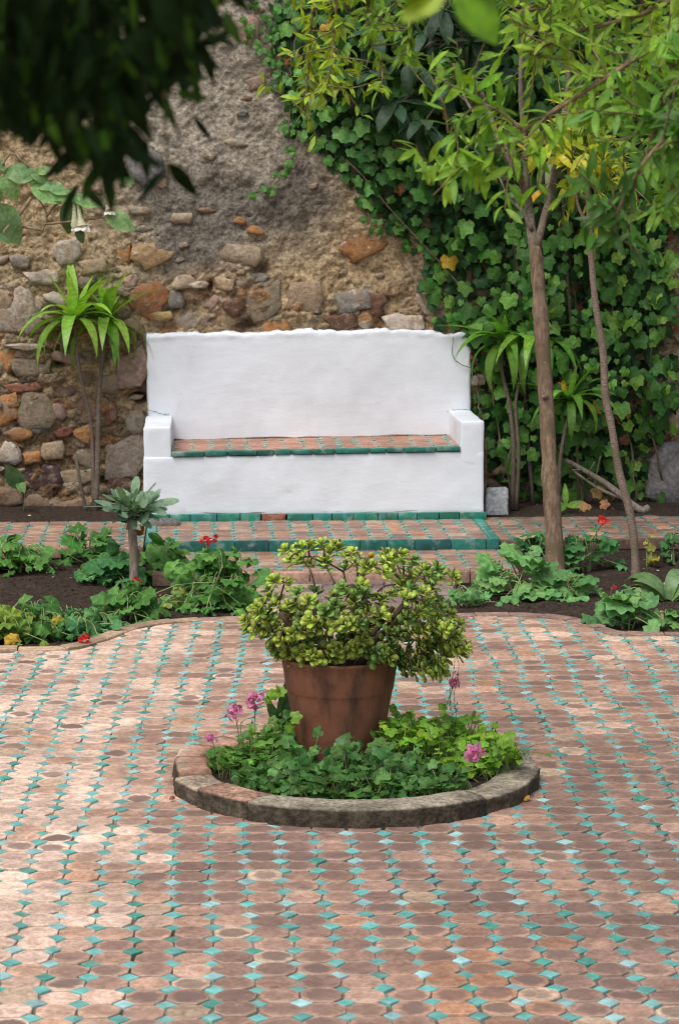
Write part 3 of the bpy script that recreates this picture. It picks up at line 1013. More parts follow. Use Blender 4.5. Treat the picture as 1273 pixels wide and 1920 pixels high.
STONES = [  # pixel centre, size, tone, lime
 (281, 478, 68, 48, 'tan', 1), (283, 564, 72, 62, 'orange', .5), (345, 528, 46, 26, 'beige', .3), (372, 533, 38, 15, 'pale', .5), (330, 560, 32, 34, 'grey', .6),
 (497, 566, 66, 58, 'olive', .3), (573, 560, 72, 66, 'sand', 1), (673, 462, 78, 52, 'ochre', 1), (342, 410, 46, 22, 'beige', .2), (452, 478, 86, 40, 'beige', .6),
 (640, 602, 56, 30, 'umber', .4), (760, 605, 82, 34, 'pale', 1), (828, 602, 50, 46, 'brown', .2), (808, 560, 52, 62, 'pale', .3), (660, 566, 66, 42, 'grey', 1),
 (515, 612, 60, 34, 'ochre', .4), (405, 604, 30, 22, 'ochre', .2), (440, 576, 38, 30, 'umber', .9), (487, 522, 36, 18, 'grey', .2), (452, 510, 24, 12, 'yellow', .1),
 (305, 592, 44, 18, 'yellow', .2), (355, 600, 54, 34, 'greyb', .6), (700, 572, 60, 40, 'umber', .3), (480, 432, 34, 16, 'ochre', .2), (450, 413, 26, 14, 'ochre', .3),
 (268, 428, 34, 16, 'greyb', .2), (480, 155, 34, 26, 'pinkish', .3), (455, 213, 20, 14, 'grey', .3), (440, 268, 38, 16, 'beige', .2), (535, 112, 30, 26, 'orange', .2), (465, 60, 40, 50, 'pinkish', .3),
 (130, 470, 50, 44, 'pale', .8), (40, 490, 40, 26, 'greyb', .4), (232, 480, 26, 40, 'ochre', .2), (30, 600, 110, 46, 'greyb', 1), (45, 572, 46, 66, 'pale', 1), (8, 566, 40, 56, 'sand', .8),
 (52, 649, 66, 12, 'pale', .1), (100, 650, 26, 22, 'red', .2), (10, 674, 44, 48, 'ochre', .1), (62, 688, 72, 34, 'olive', .3), (42, 727, 68, 20, 'red', .8), (14, 768, 44, 58, 'ochre', .1),
 (68, 768, 70, 70, 'olive', .8), (40, 813, 48, 28, 'ochre', .1), (68, 806, 34, 24, 'grey', .3), (120, 810, 42, 22, 'red', .1), (163, 816, 40, 28, 'ochre', .2), (208, 776, 24, 42, 'red', .1),
 (248, 690, 58, 74, 'pinkish', .4), (112, 728, 64, 40, 'brown', .5), (235, 856, 76, 84, 'greyb', .3), (80, 898, 74, 46, 'purple', .5), (150, 893, 66, 28, 'sand', .4), (60, 858, 34, 26, 'ochre', .2),
 (100, 846, 48, 36, 'sand', .5), (20, 848, 46, 40, 'pale', .5), (160, 700, 36, 40, 'brown', .3), (200, 640, 40, 30, 'brown', .5), (165, 770, 44, 44, 'brown', .4), (110, 770, 30, 32, 'pinkish', .6),
 (165, 860, 54, 40, 'olive', .4), (130, 950, 80, 26, 'brown', .2), (70, 942, 60, 30, 'brown', .1), (18, 930, 60, 40, 'brown', .2), (225, 905, 40, 36, 'umber', .3), (255, 790, 40, 46, 'greyb', .6), (205, 718, 46, 34, 'sand', .5),
 (150, 570, 46, 30, 'brown', .6), (215, 535, 50, 30, 'pale', .6), (175, 500, 50, 30, 'sand', .3), (80, 520, 60, 26, 'pale', .8), (245, 620, 36, 44, 'sand', .3), (245, 525, 30, 30, 'pinkish', .4), (110, 600, 40, 34, 'brown', .5),
 (1255, 690, 40, 70, 'sand', .2), (1250, 420, 46, 60, 'orange', .2), (1262, 600, 34, 50, 'orange', .2), (1265, 790, 30, 40, 'sand', .2), (300, 340, 30, 20, 'beige', .3), (260, 395, 40, 16, 'beige', .2)]
TONE = dict(tan=(.42, .27, .13), orange=(.32, .13, .05), beige=(.40, .31, .215), pale=(.50, .41, .32), grey=(.22, .20, .17), olive=(.23, .185, .12), sand=(.40, .29, .18),
            ochre=(.37, .17, .055), umber=(.14, .07, .045), brown=(.22, .14, .085), yellow=(.42, .29, .11), greyb=(.29, .24, .185), red=(.20, .075, .045), pinkish=(.36, .235, .18), purple=(.085, .05, .045))
stemp = []
for s in range(14):
    v, f = rock_temp(s + 50, 10, (0, .55, .88, 1.0, .98), (1.0, .98, .88, .35, -.9), .17)
    ang = np.arctan2(v[:, 1], v[:, 0]); rr = np.hypot(v[:, 0], v[:, 1])
    sq = 1 / np.maximum(np.abs(np.cos(ang)), np.abs(np.sin(ang))) ** .45     # squarish field stones
    v[:, 0] *= sq; v[:, 1] *= sq
    v[0, 2] += rng.normal(0, .1)
    stemp.append((v, f, np.ones((len(v), 4)), np.zeros((len(v), 2))))
def stone_item(u, z, a, b, tone, lime, dep, rot):
    ca, sa = math.cos(rot), math.sin(rot)
    x = BX * ca + UZ * sa; y = -BX * sa + UZ * ca
    n = nrm(-BY + x * rng.normal(0, .1) + y * rng.normal(0, .12))
    Mx = np.eye(4); Mx[:3, 0] = x * a; Mx[:3, 1] = y * b; Mx[:3, 2] = n * dep
    d = float(Dv[int(np.argmin(np.abs(us - u))), int(np.argmin(np.abs(zs - z)))])
    Mx[:3, 3] = W(u, VW - max(d, -.012) + dep * .52, z)
    c = np.array(TONE[tone]); c = (c * .92 + c.mean() * .08) * rng.uniform(.9, 1.2)
    return (int(rng.integers(14)), Mx, (c[0], c[1], c[2], lime))
items = []; taken = []
for px, py, w_, h_, tone, lime in STONES:
    u, z = wpx(px, py)
    a, b = w_ * .52 * PXM, h_ * .52 * PXM
    items.append(stone_item(u, z, a, b, tone, lime, rng.uniform(.034, .055), rng.normal(0, .12)))
    taken.append((u, z, max(a, b) * .9))
names = list(TONE)
bu0, bz1 = on_v(275, 620, VW)[0], 1.02
bu1 = on_v(882, 620, VW)[0]
tries = 0
while len(items) < 285 and tries < 9000:
    tries += 1
    u, z = rng.uniform(-3.1, 3.0), rng.uniform(.08, 3.0)
    if bu0 - .02 < u < bu1 + .02 and z < bz1 + .04: continue
    px = 590 + u / PXM; 
    lowz = 1.55 if u < bu0 else 1.35
    dens = 1.0 if z < lowz else .10
    if u > bu1: dens *= .25
    if rng.random() > dens: continue
    s = rng.uniform(.022, .075) if z < lowz else rng.uniform(.012, .035)
    if any((u - a) ** 2 + (z - b) ** 2 < (r_ + s * .8) ** 2 for a, b, r_ in taken): continue
    tone = rng.choice(['beige', 'sand', 'brown', 'greyb', 'pale', 'ochre', 'olive', 'pinkish', 'umber'], p=[.14, .17, .2, .13, .1, .08, .08, .06, .04])
    items.append(stone_item(u, z, s * rng.uniform(1.0, 1.4), s * rng.uniform(.5, .85), tone, rng.random(), rng.uniform(.5, .8) * s + .008, rng.normal(0, .25)))
    taken.append((u, z, s))
scatter(wall, 'stone', stemp, M['stone'], items, 300)
def patch(px, py, rx, ry, tint, seed, dep=.03):
    u, z = wpx(px, py)
    r_ = np.random.default_rng(seed); n = 22
    ang = np.linspace(0, 2 * math.pi, n, endpoint=False)
    rad = 1 + .14 * vnoise(np.cos(ang) * 2 + seed, np.sin(ang) * 2) + .05 * r_.normal(0, 1, n)
    vs = [W(u, VW - dep - .03, z)]
    for k, h in ((.5, .028), (.93, .02), (1.0, 0.0), (1.0, -.05)):
        for a, q in zip(ang, rad):
            vs.append(W(u + rx * PXM * k * q * math.cos(a), VW - dep - h + r_.normal(0, .0018), z + ry * PXM * k * q * math.sin(a)))
    f = [(0, 1 + (i + 1) % n, 1 + i) for i in range(n)]
    for k in range(3):
        o = 1 + k * n
        f += [(o + i, o + (i + 1) % n, o + n + (i + 1) % n, o + n + i) for i in range(n)]
    MB().add(vs, f, tint).build('cement_patch', M['rock'], wall)
patch(272, 312, 36, 36, (.21, .20, .19, 1), 5, .03)
patch(1268, 890, 62, 62, (.20, .19, .18, 1), 9, .05)

# ================================================================== WHITEWASHED BENCH
bench = thing('garden_bench', 'whitewashed masonry bench with armrests and tiled seat against the stone wall', 'bench', W(0, .3, ZP))
al0 = on_v(270, 880, 0)[0]; al1 = on_v(322, 850, 0)[0]; ar0 = on_v(863, 845, 0)[0]; ar1 = on_v(907, 900, 0)[0]
zal = on_v(296, 801, 0)[1]; zar = on_v(885, 790, 0)[1]
zsl = on_v(330, 848, 0)[1]; zsr = on_v(855, 838, 0)[1]
pl0 = on_v(276, 700, .62)[0]; pl1 = on_v(883, 700, .62)[0]; zt = on_v(590, 622, .62)[1]
def seat_z(u):
    return zsl + (zsr - zsl) * (u - al1) / (ar0 - al1)
def back_edit(Q):
    k = np.clip((Q[..., 2] - (zt - .10)) / .10, 0, 1)
    Q = Q.copy()
    e = .020 * fbm(Q[..., 0] * 5, Q[..., 0] * 0 + 2, 0, 3, 81) + .016 * fbm(Q[..., 0] * 24, Q[..., 1] * 20, 0, 3, 82)
    Q[..., 2] += k * e
    lip = np.exp(-((Q[..., 2] - (zt - .012 + e)) / .014) ** 2)
    Q[..., 1] -= lip * (.002 + .010 * fbm(Q[..., 0] * 18, Q[..., 2] * 20, 0, 3, 83))
    s = np.exp(-((Q[..., 0] - pl0) / .02) ** 2) + np.exp(-((Q[..., 0] - pl1) / .02) ** 2)
    Q[..., 0] += s * .006 * fbm(Q[..., 2] * 22, Q[..., 1] * 3, 0, 3, 84)
    return Q
mb = MB(); rbox(mb, W, (pl0, .622, seat_z(0) - .04), (pl1, VW + .06, zt), .016, .013, .0045, 6, 5, edit=back_edit); mb.build('backrest', M['plaster'], bench)
mb = MB(); rbox(mb, W, (al0 + .002, .002, zsl - .10), (al1, .635, zal), .009, .016, .005, 7, 6); mb.build('armrest', M['plaster'], bench)
mb = MB(); rbox(mb, W, (ar0, .002, zsr - .10), (ar1 - .002, .635, zar), .009, .016, .005, 7, 8); mb.build('armrest', M['plaster'], bench)
mb = MB(); rbox(mb, W, (al0, -.002, ZP + .03), (ar1, .64, zsl - .025), .010, .018, .006, 6, 9, edit=lambda Q: np.concatenate([Q[..., :2], (Q[..., 2] + np.clip((Q[..., 2] - .2) / .2, 0, 1) * (Q[..., 0] - al1) / (ar0 - al1) * (zsr - zsl))[..., None]], -1))
seatb = mb.build('seat_base', M['plaster'], bench)
mb = MB(); rbox(mb, lambda a, b, c: W(a, b, c + seat_z(a)), (al1 + .001, .03, -.05), (ar0 - .001, .624, -.006), .003, .1, tint=(.3, .2, .15, 1)); seat = mb.build('seat', M['grout'], bench)
tiles(seat, lambda a, b, c: W(a, b, c + seat_z(0)) + UZ * (zsr - zsl) / (ar0 - al1) * a, al1, ar0, .03, .62, 0.0, .098, .098, rect_clip(al1 + .003, ar0 - .003, .034, .618), lambda a, b: (*(np.array([.42, .21, .135]) * rng.uniform(.75, 1.2)), rng.random() * .4), lambda a, b: (*(np.array([.22, .35, .28]) * rng.uniform(.7, 1.2)), 1), 120, None, None, 1.0)
u = al1
while u < ar0 - .01:
    L = min(rng.choice([.09, .12, .17, .18]) * rng.uniform(.9, 1.1), ar0 - u)
    if ar0 - u - L < .05: L = ar0 - u
    g = GREEN * rng.uniform(.6, 1.25); zz = seat_z(u + L / 2)
    box_piece('edge_tile', M['glaze'], seat, (u + .002, -.014 + rng.normal(0, .002), zz - .022 + rng.normal(0, .001)), (u + L - .003, .032, zz + .003 + rng.normal(0, .0012)), (*g, 1), .005, .0015, int(rng.integers(99)), .03)
    u += L
sk0 = on_v(318, 968, 0)[0]; sk1 = on_v(912, 968, 0)[0]
u = al0 + .004
while u < sk1 - .01:
    L = min(.122 * rng.uniform(.8, 1.15), sk1 - u)
    if sk1 - u - L < .05: L = sk1 - u
    g = np.array([.018, .165, .115]) * rng.uniform(.65, 1.3)
    if rng.random() < .3: g = np.array([.03, .20, .17])
    mid = 590 + (u + L / 2) / (13.2 / FPX)
    if 495 < mid < 545:
        box_piece('broken_brick', M['brick'], bench, (u + .004, -.012, ZP - .005), (u + L - .006, .02, ZP + .034), (.26, .11, .07, 1), .01, .012, 4, .012)
    else:
        box_piece('skirting_tile', M['glaze'], bench, (u + .0015, -.02 + rng.normal(0, .0015), ZP - .004), (u + L - .002, .02, ZP + .038 + rng.normal(0, .0015)), (*g, 1), .004, .001, int(rng.integers(99)), .04)
    u += L

# open joints: cracked line over each armrest, crumbling joint behind the seat, hairline cracks
def joint(pts, r_, tint, name='crack'):
    pp = spline(pts, 26); n_ = len(pp)
    pp = pp + np.outer(vnoise(np.arange(n_) * .9, np.arange(n_) * 0 + pts[0][0] * 9, 0, 3) * .004, UZ)
    q = MB(); tube(q, pp, r_ * (1 + .6 * vnoise(np.arange(n_) * .7, np.zeros(n_), 0, 5)), 5, tint); q.build(name, M['grout'], bench)
joint([WV(x, y, v_) for x, y, v_ in ((277, 768, .617), (292, 772, .617), (306, 777, .617), (318, 777, .617))], .0016, (.10, .085, .07, 1))
joint([WV(x, y, v_) for x, y, v_ in ((838, 771, .617), (850, 769, .617), (866, 768, .617), (881, 769, .617))], .0016, (.10, .085, .07, 1))
joint([W(al1 + .01 + (ar0 - al1 - .02) * t, .618, seat_z(al1 + (ar0 - al1) * t) + .002) for t in np.linspace(0, 1, 6)], .0045, (.26, .19, .14, 1), 'mortar_joint')
joint([W(al0 + .04 + (ar1 - al0 - .06) * t, .000, ZP + .042 + .002 * math.sin(t * 17)) for t in np.linspace(0, 1, 9)], .0022, (.16, .13, .11, 1), 'mortar_joint')

# ================================================================== LEAF SHAPES  (length 1 along +Y, face +Z)
def blade(profile, n=6, fold=.15, droop=.3, wave=0.0, across=1, seed=0, rim=None, twist=0.0):
    """leaf blade: half width profile(t), folded along the midrib, drooping towards the tip"""
    r_ = np.random.default_rng(seed)
    vs, uv, tn = [], [], []
    m = 2 * across + 1
    ph = r_.uniform(0, 6.28)
    for i in range(n + 1):
        t = i / n
        w = profile(t)
        ang = droop * t
        y = math.sin(ang) / droop if abs(droop) > 1e-3 else t
        z = -(1 - math.cos(ang)) / droop if abs(droop) > 1e-3 else 0
        for k in range(m):
            s = (k - across) / across
            dz = abs(s) * w * fold + wave * w * math.sin(ph + t * 9 + s * 2.0) * abs(s)
            tw = twist * t
            x = s * w
            vs.append((x * math.cos(tw) - dz * math.sin(tw), y, z + dz * math.cos(tw) + x * math.sin(tw)))
            uv.append((s, t))
            b = 1.0 if rim is None else (rim if abs(s) > .9 else 1.0)
            if k == across: b *= 1.12
            tn.append((b, b, b * .95, 1))
    f = [(i * m + k, i * m + k + 1, (i + 1) * m + k + 1, (i + 1) * m + k) for i in range(n) for k in range(m - 1)]
    return np.array(vs), f, np.array(tn), np.array(uv)

def outline_leaf(rad, n=20, cup=.1, ruffle=.05, rf=5, origin=.0, seed=0, vein=.0):
    """leaf seen face on: radius rad(angle), angle 0 at the tip; the stalk joins at (0, 0)"""
    r_ = np.random.default_rng(seed); ph = r_.uniform(0, 6.28)
    vs = [(0, .0, 0)]; tn = [(1.15, 1.15, 1.0, 1)]; uv = [(0, 0)]
    for ring, k in ((1, .52), (2, 1.0)):
        for i in range(n):
            a = -math.pi + 2 * math.pi * (i + .5) / n
            q = rad(a) * k
            x, y = q * math.sin(a), q * math.cos(a)
            d = math.hypot(x, y)
            z = -cup * d * d + ruffle * k * math.sin(rf * a + ph) * (ring - .4)
            if ring == 1: z += vein * (1 if i % 2 else -1)
            vs.append((x, y, z)); uv.append((x, y))
            b = 1.0 if ring == 2 else .93
            tn.append((b, b, b, 1))
    f = [(0, 1 + (i + 1) % n, 1 + i) for i in range(n)]
    f += [(1 + i, 1 + (i + 1) % n, 1 + n + (i + 1) % n, 1 + n + i) for i in range(n)]
    v = np.array(vs)
    v[:, 1] += origin
    return v, [t[::-1] for t in f], np.array(tn), np.array(uv)

lance = lambda w: (lambda t: w * (math.sin(math.pi * min(1, t * .97 + .03)) ** .8) * (1.12 - .35 * t) + .002)
T_lance = [blade(lance(.14), 6, .25, d, .0, 1, i) for i, d in enumerate((.2, .6, -.3, 1.0))]
T_ovate = [blade(lance(.21), 6, .2, d, .1, 1, i) for i, d in enumerate((.3, .8, 0.05, 1.2))]
T_strap = [blade(lambda t: .066 * (.55 + .45 * math.sin(math.pi * min(1, t * 1.1))) * (1 - t ** 5) + .001, 10, .35, d, 0, 1, i) for i, d in enumerate((.25, .7, 1.3, 1.9, 2.5))]
T_loquat = [blade(lambda t: .16 * math.sin(math.pi * min(1, t * .96 + .04)) ** .7 * (.75 + .4 * t) + .003, 9, .22, d, .18, 2, i) for i, d in enumerate((.4, 1.0, 1.6))]
T_big = [blade(lambda t: .31 * math.sin(math.pi * min(1, t * .95 + .05)) ** .75 * (1.25 - .5 * t) + .003, 8, .15, d, .15, 2, i, rim=1.25) for i, d in enumerate((.3, .9, 1.4))]
def ivy_r(a):
    a = abs(a)
    lob = [(0, 1.0, .55), (1.05, .84, .5), (2.0, .74, .5)]
    r_ = .58
    for c, h, w in lob:
        r_ = max(r_, .56 + (h - .56) * max(0, 1 - abs(a - c) / w / 1.1) ** 1.1)
    if a > 2.75: r_ *= .45 + .55 * (math.pi - a) / .4 * .3
    return r_ * .62
T_ivy = [outline_leaf(ivy_r, 22, .35, .03, 3, .0, i, .0) for i in range(5)]
def ger_r(a):
    b = abs(a)
    r_ = .5 * (1 + .085 * math.cos(7 * a)) * (1 + .03 * math.cos(21 * a))
    if b > 2.7: r_ *= max(.25, 1 - (b - 2.7) / .44 * .9)
    return r_
T_ger = [outline_leaf(ger_r, 42, c, .025 + .012 * i, 7, .0, i, .012) for i, c in enumerate((.15, .35, -.3, .6))]
T_gerw = [outline_leaf(ger_r, 35, c, .09, 5, .0, i + 9, .02) for i, c in enumerate((1.3, 1.8, 1.0))]
def lobed_r(a):
    b = abs(a)
    s = .5 + .5 * math.cos(a * 6.0)
    return (.13 + .46 * s ** .75 * (1 - .14 * b)) if b < 2.4 else .10
T_lobed = [outline_leaf(lambda a: lobed_r(a), 44, .15, .03, 3, .0, i) for i in range(3)]
def jade_leaf(seed):
    r_ = np.random.default_rng(seed)
    prof = [(0, .06), (.3, .22), (.62, .37), (.86, .31), (1.0, .08)]
    vs, tn = [], []
    for t, w in prof:
        z = .10 * math.sin(t * 2.2) + r_.normal(0, .01)
        for s, dz in ((-1, .04), (0, .10), (1, .04), (0, -.06)):
            vs.append((s * w, t, z + dz * (.4 + w * 2) + (abs(s) * .05)))
            e = 1.18 if abs(s) else (1.0 if dz > 0 else .8)
            if t > .8: e *= 1.12
            tn.append((e * (1.0 + .12 * t), e, e * .9, 1))
    f = []
    for i in range(4):
        for k in range(4):
            a, b = i * 4 + k, i * 4 + (k + 1) % 4
            f.append((a, b, b + 4, a + 4))
    f += [(3, 2, 1, 0), (16, 17, 18, 19)]
    return np.array(vs), [q[::-1] for q in f], np.array(tn), np.zeros((20, 2))
T_jade = [jade_leaf(i) for i in range(4)]

def vary(c, v=.2, hue=.1):
    k = rng.uniform(1 - v, 1 + v)
    return (c[0] * k * rng.uniform(1 - hue, 1 + hue), c[1] * k, c[2] * k * rng.uniform(1 - hue, 1 + hue), 1)

def rvec():
    return nrm(rng.normal(0, 1, 3))

TOCAM = -_F

# ================================================================== ROUND PLANTER
ring = thing('planter_kerb', 'round low kerb of weathered grey concrete and brick around the planted pot', 'kerb', (RING_C[0], RING_C[1], 0))
segs = [-2.15, -.85, .25, .8, 1.25, 1.65, 2.05, 2.4, 2.72, 3.05, 3.4, 3.75, 4.133]
for i in range(len(segs) - 1):
    a0, a1 = segs[i] + .003, segs[i + 1] - .003
    m = max(3, int((a1 - a0) / .045))
    brickish = 2.0 < (a0 + a1) / 2 < 3.4
    front = 3.75 < (a0 + a1) / 2 or (a0 + a1) / 2 < .3
    ro = RING_R + rng.normal(0, .006); w_ = (.105 if brickish else .128) + rng.normal(0, .006); h = .055 + rng.normal(0, .005)
    if brickish: h += .008
    sec = [(0, -.01), (0, h * .6), (.001, h * .86), (.006, h * .97), (.02, h), (.5 * w_, h + .001), (w_ - .02, h), (w_ - .006, h * .9), (w_, -.03)]
    vs, tn = [], []
    for k in range(m + 1):
        a = a0 + (a1 - a0) * k / m
        for (q, z) in sec:
            n1 = float(fbm(math.cos(a) * 9 + q * 20, math.sin(a) * 9, z * 18, 4, 91 + i)); n2 = float(fbm(math.cos(a) * 30, math.sin(a) * 30, z * 60 + q * 40, 3, 191))
            rr = ro - q + (.010 * n1 + .008 * n2) * (1 if q < .03 else .3)
            zz = z + (.004 * n1 + .0025 * n2 if z > .02 else 0)
            vs.append((RING_C[0] + rr * math.cos(a), RING_C[1] + rr * math.sin(a), zz))
            if brickish: c = np.array([.40, .23, .16]) if rng.random() < .5 or q > .05 else np.array([.40, .31, .23])
            elif i == 10: c = np.array([.37, .29, .21])
            elif i == 11: c = np.array([.40, .24, .17])
            else: c = np.array([.30, .255, .19])
            if q < .004: c = np.array([.075, .06, .042]) * (1.25 if n2 > 0 else .7)   # mossy grime on the outer face
            tn.append((*(c * rng.uniform(.9, 1.1)), 1))
    s_ = len(sec)
    f = [(k * s_ + j, (k + 1) * s_ + j, (k + 1) * s_ + j + 1, k * s_ + j + 1) for k in range(m) for j in range(s_ - 1)]
    f += [tuple(range(s_)), tuple(m * s_ + j for j in range(s_))[::-1]]
    MB().add(vs, [q[::-1] for q in f], tn).build('kerb_brick' if brickish else 'kerb_stone', M['brick' if brickish else 'kerb'], ring)
mb = MB()
rr_ = np.linspace(0, .47, 14); aa_ = np.linspace(0, 2 * math.pi, 40)
def ring_soil_z(x, y):
    d = math.hypot(x - RING_C[0], y - RING_C[1])
    return .03 + .05 * max(0, 1 - (d / .4) ** 2) + .008 * float(fbm(x * 14, y * 14, 0, 3, 33))
vs = [(RING_C[0] + r_ * math.cos(a), RING_C[1] + r_ * math.sin(a), ring_soil_z(RING_C[0] + r_ * math.cos(a), RING_C[1] + r_ * math.sin(a))) for r_ in rr_ for a in aa_]
f = [(i * 40 + k, i * 40 + k + 1, (i + 1) * 40 + k + 1, (i + 1) * 40 + k) for i in range(13) for k in range(39)]
mb.add(vs, [q[::-1] for q in f])
mb.build('soil', M['soil'], ring)

# ---- terracotta pot
POT = D(637, 1228, 7.95); POT = np.array([POT[0], POT[1], 0])
zr = D(637, 1228, 7.95)[2]; zb = .062
pot = thing('flower_pot', 'large weathered terracotta pot with a banded rim standing in the round planter', 'pot', (POT[0], POT[1], zb))
hh = zr - zb; RT = .1875; RB = .128
prof = [(RB * .0, 0), (RB * .96, 0), (RB, .006)]
for t in np.linspace(.06, .645, 9):
    prof.append((RB + (RT * .998 - RB) * t ** .95, hh * t))
prof += [(RT * .897, hh * .655), (RT * .907, hh * .667), (RT * .914, hh * .69), (RT * .955, hh * .85), (RT * .985, hh * .955), (RT * 1.005, hh * .972), (RT * 1.005, hh * .99), (RT * .985, hh), (RT * .94, hh * .998), (RT * .925, hh * .97), (RT * .9, hh * .86)]
seg = 64
vs = []
for (r_, z) in prof:
    for k in range(seg):
        a = 2 * math.pi * k / seg
        j = 1 + .006 * float(vnoise(math.cos(a) * 1.5, math.sin(a) * 1.5, z * 6, 7))
        vs.append((POT[0] + r_ * j * math.cos(a), POT[1] + r_ * j * math.sin(a), zb + z))
f = [(i * seg + k, i * seg + (k + 1) % seg, (i + 1) * seg + (k + 1) % seg, (i + 1) * seg + k) for i in range(len(prof) - 1) for k in range(seg)]
MB().add(vs, f).build('pot_body', M['pot'], pot)
vs = [(POT[0], POT[1], zb + hh * .93)] + [(POT[0] + RT * .915 * math.cos(a), POT[1] + RT * .915 * math.sin(a), zb + hh * .9 + .006 * math.sin(5 * a)) for a in np.linspace(0, 2 * math.pi, 32, endpoint=False)]
MB().add(vs, [(0, 1 + i, 1 + (i + 1) % 32) for i in range(32)]).build('potting_soil', M['soil'], pot)

# ---- jade plant: forking woody stems, rosettes of fleshy leaves at every tip
jade = thing('jade_plant', 'bushy yellow-green jade plant growing out of the terracotta pot', 'plant', (POT[0], POT[1], zr - .02))
JS = 7.95 / FPX
def jpt(px, py, dy):
    p = D(px, py, 7.95 + dy)
    return p
mbs = MB(); rosettes = []
base = np.array([POT[0], POT[1], zr - .03])
# outline of the bush: upper dome, a tuft at upper left, a drooping arm at right
tips = []
def inside(px, py):
    d1 = ((px - 665) / 190) ** 2 + ((py - 1150) / 118) ** 2
    d2 = ((px - 585) / 58) ** 2 + ((py - 1040) / 36) ** 2
    d3 = ((px - 830) / 52) ** 2 + ((py - 1200) / 42) ** 2
    d4 = ((px - 800) / 40) ** 2 + ((py - 1240) / 36) ** 2
    d5 = ((px - 490) / 38) ** 2 + ((py - 1165) / 28) ** 2
    d6 = ((px - 760) / 100) ** 2 + ((py - 1075) / 48) ** 2
    return min(d1, d2, d3, d4, d5, d6) < 1
tries = 0
while len(tips) < 325 and tries < 60000:
    tries += 1
    px, py = rng.uniform(455, 880), (rng.uniform(1012, 1276) if rng.random() < .7 else rng.uniform(1130, 1235))
    if not inside(px, py): continue
    if 555 < px < 660 and 1062 < py < 1100 and rng.random() < .8: continue
    if py > 1236 and px < 750: continue
    lim = .30 * math.sqrt(max(.02, 1 - ((px - 665) / 230) ** 2 - ((py - 1150) / 150) ** 2)) if px < 780 or py < 1180 else .12
    dy = rng.uniform(-1, 1) * max(.06, lim)
    if py > 1205 and px < 750:
        dy = -math.sqrt(max(0, .20 ** 2 - ((px - 637) * JS) ** 2)) + rng.normal(0, .02)
    p = jpt(px, py, dy)
    if any(np.linalg.norm(p - q) < .0185 for q in tips): continue
    tips.append(p)
mains = []
for k in range(11):
    a = k * 2.4 + .3; r_ = .10 + .05 * rng.random()
    mid = base + np.array([math.cos(a) * r_ * 1.5, math.sin(a) * r_, .10 + .09 * rng.random()])
    st = base + np.array([math.cos(a) * .05, math.sin(a) * .05, -.02])
    pp = spline([st, st + (mid - st) * .5 + rvec() * .012, mid], 7)
    tube(mbs, pp, np.linspace(.013, .008, 7), 7, (.95, .9, .85, 1))
    mains.append(pp)
nodes = [(m[i], .0075 - .0004 * i) for m in mains for i in (3, 4, 5, 6)]
tips.sort(key=lambda p: np.linalg.norm(p - base))
for p in tips:
    c = min(nodes, key=lambda n: np.linalg.norm(n[0] - p) + .55 * np.linalg.norm(n[0] - base) * .6)
    s_ = c[0]
    d = p - s_
    midp = s_ + d * .5 + np.array([0, 0, .012]) + rvec() * .012
    tipdir = nrm(TOCAM * .45 + nrm(d) * .5 + nrm(p - (base + np.array([0, 0, .06]))) * .7 + np.array([0, 0, .45]))
    pp = spline([s_, midp, p], 5)
    r0 = max(.0032, min(.0065, c[1] * .85))
    tube(mbs, pp, np.linspace(r0, .003, 5), 5, (1, 1, 1, 1))
    nodes.append((pp[2], r0 * .9)); nodes.append((p, .0035))
    rosettes.append((p, tipdir))
mbs.v = [v for v in mbs.v]
mbs.t = [np.asarray(t) * np.array([.12, .085, .06, 1]) for t in mbs.t]
mbs.build('stems', M['bark'], jade)
items = []
for p, d in rosettes:
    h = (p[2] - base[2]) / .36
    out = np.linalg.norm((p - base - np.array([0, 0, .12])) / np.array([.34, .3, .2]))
    br = min(1.35, .35 + .65 * out + .35 * h) * rng.uniform(.75, 1.2)  # rosettes darker inside and low in the bush, shade put into leaf colour
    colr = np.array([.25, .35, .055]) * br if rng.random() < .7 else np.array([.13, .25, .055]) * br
    t1 = nrm(np.cross(d, rvec())); t2 = np.cross(d, t1)
    n_pairs = 4
    ph = rng.uniform(0, 6.28)
    for q in range(n_pairs):
        open_ = (.35, .75, 1.05, 1.35)[q]
        s = (.020, .027, .032, .033)[q] * rng.uniform(.85, 1.12)
        for hlf in (0, 1):
            a = ph + q * 1.57 + hlf * math.pi + rng.normal(0, .15)
            rad = math.cos(a) * t1 + math.sin(a) * t2
            ax = nrm(d * math.cos(open_) + rad * math.sin(open_) + rvec() * .12)
            pos = p - d * (.004 + .006 * q) + rad * .003
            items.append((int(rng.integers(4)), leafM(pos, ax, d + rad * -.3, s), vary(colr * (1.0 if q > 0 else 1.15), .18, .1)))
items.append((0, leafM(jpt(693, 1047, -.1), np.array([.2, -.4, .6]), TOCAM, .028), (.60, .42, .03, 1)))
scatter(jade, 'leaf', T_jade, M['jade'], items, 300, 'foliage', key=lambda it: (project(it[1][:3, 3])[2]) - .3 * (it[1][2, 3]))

# ================================================================== GERANIUMS AND OTHER BED PLANTS
def flower_head(mb, c, r_, tint, n=26):
    for _ in range(n):
        d = nrm(rvec() + np.array([0, -.3, .55]))
        pos = c + d * r_ * rng.uniform(.35, .9)
        v, f, t, uv = T_ovate[int(rng.integers(4))]
        Mx = leafM(pos, nrm(d + rvec() * .8), d, r_ * rng.uniform(.65, .95), r_ * 1.9)
        mb.add(xf(Mx, v), f, t * np.asarray(vary(tint, .25, .12)))

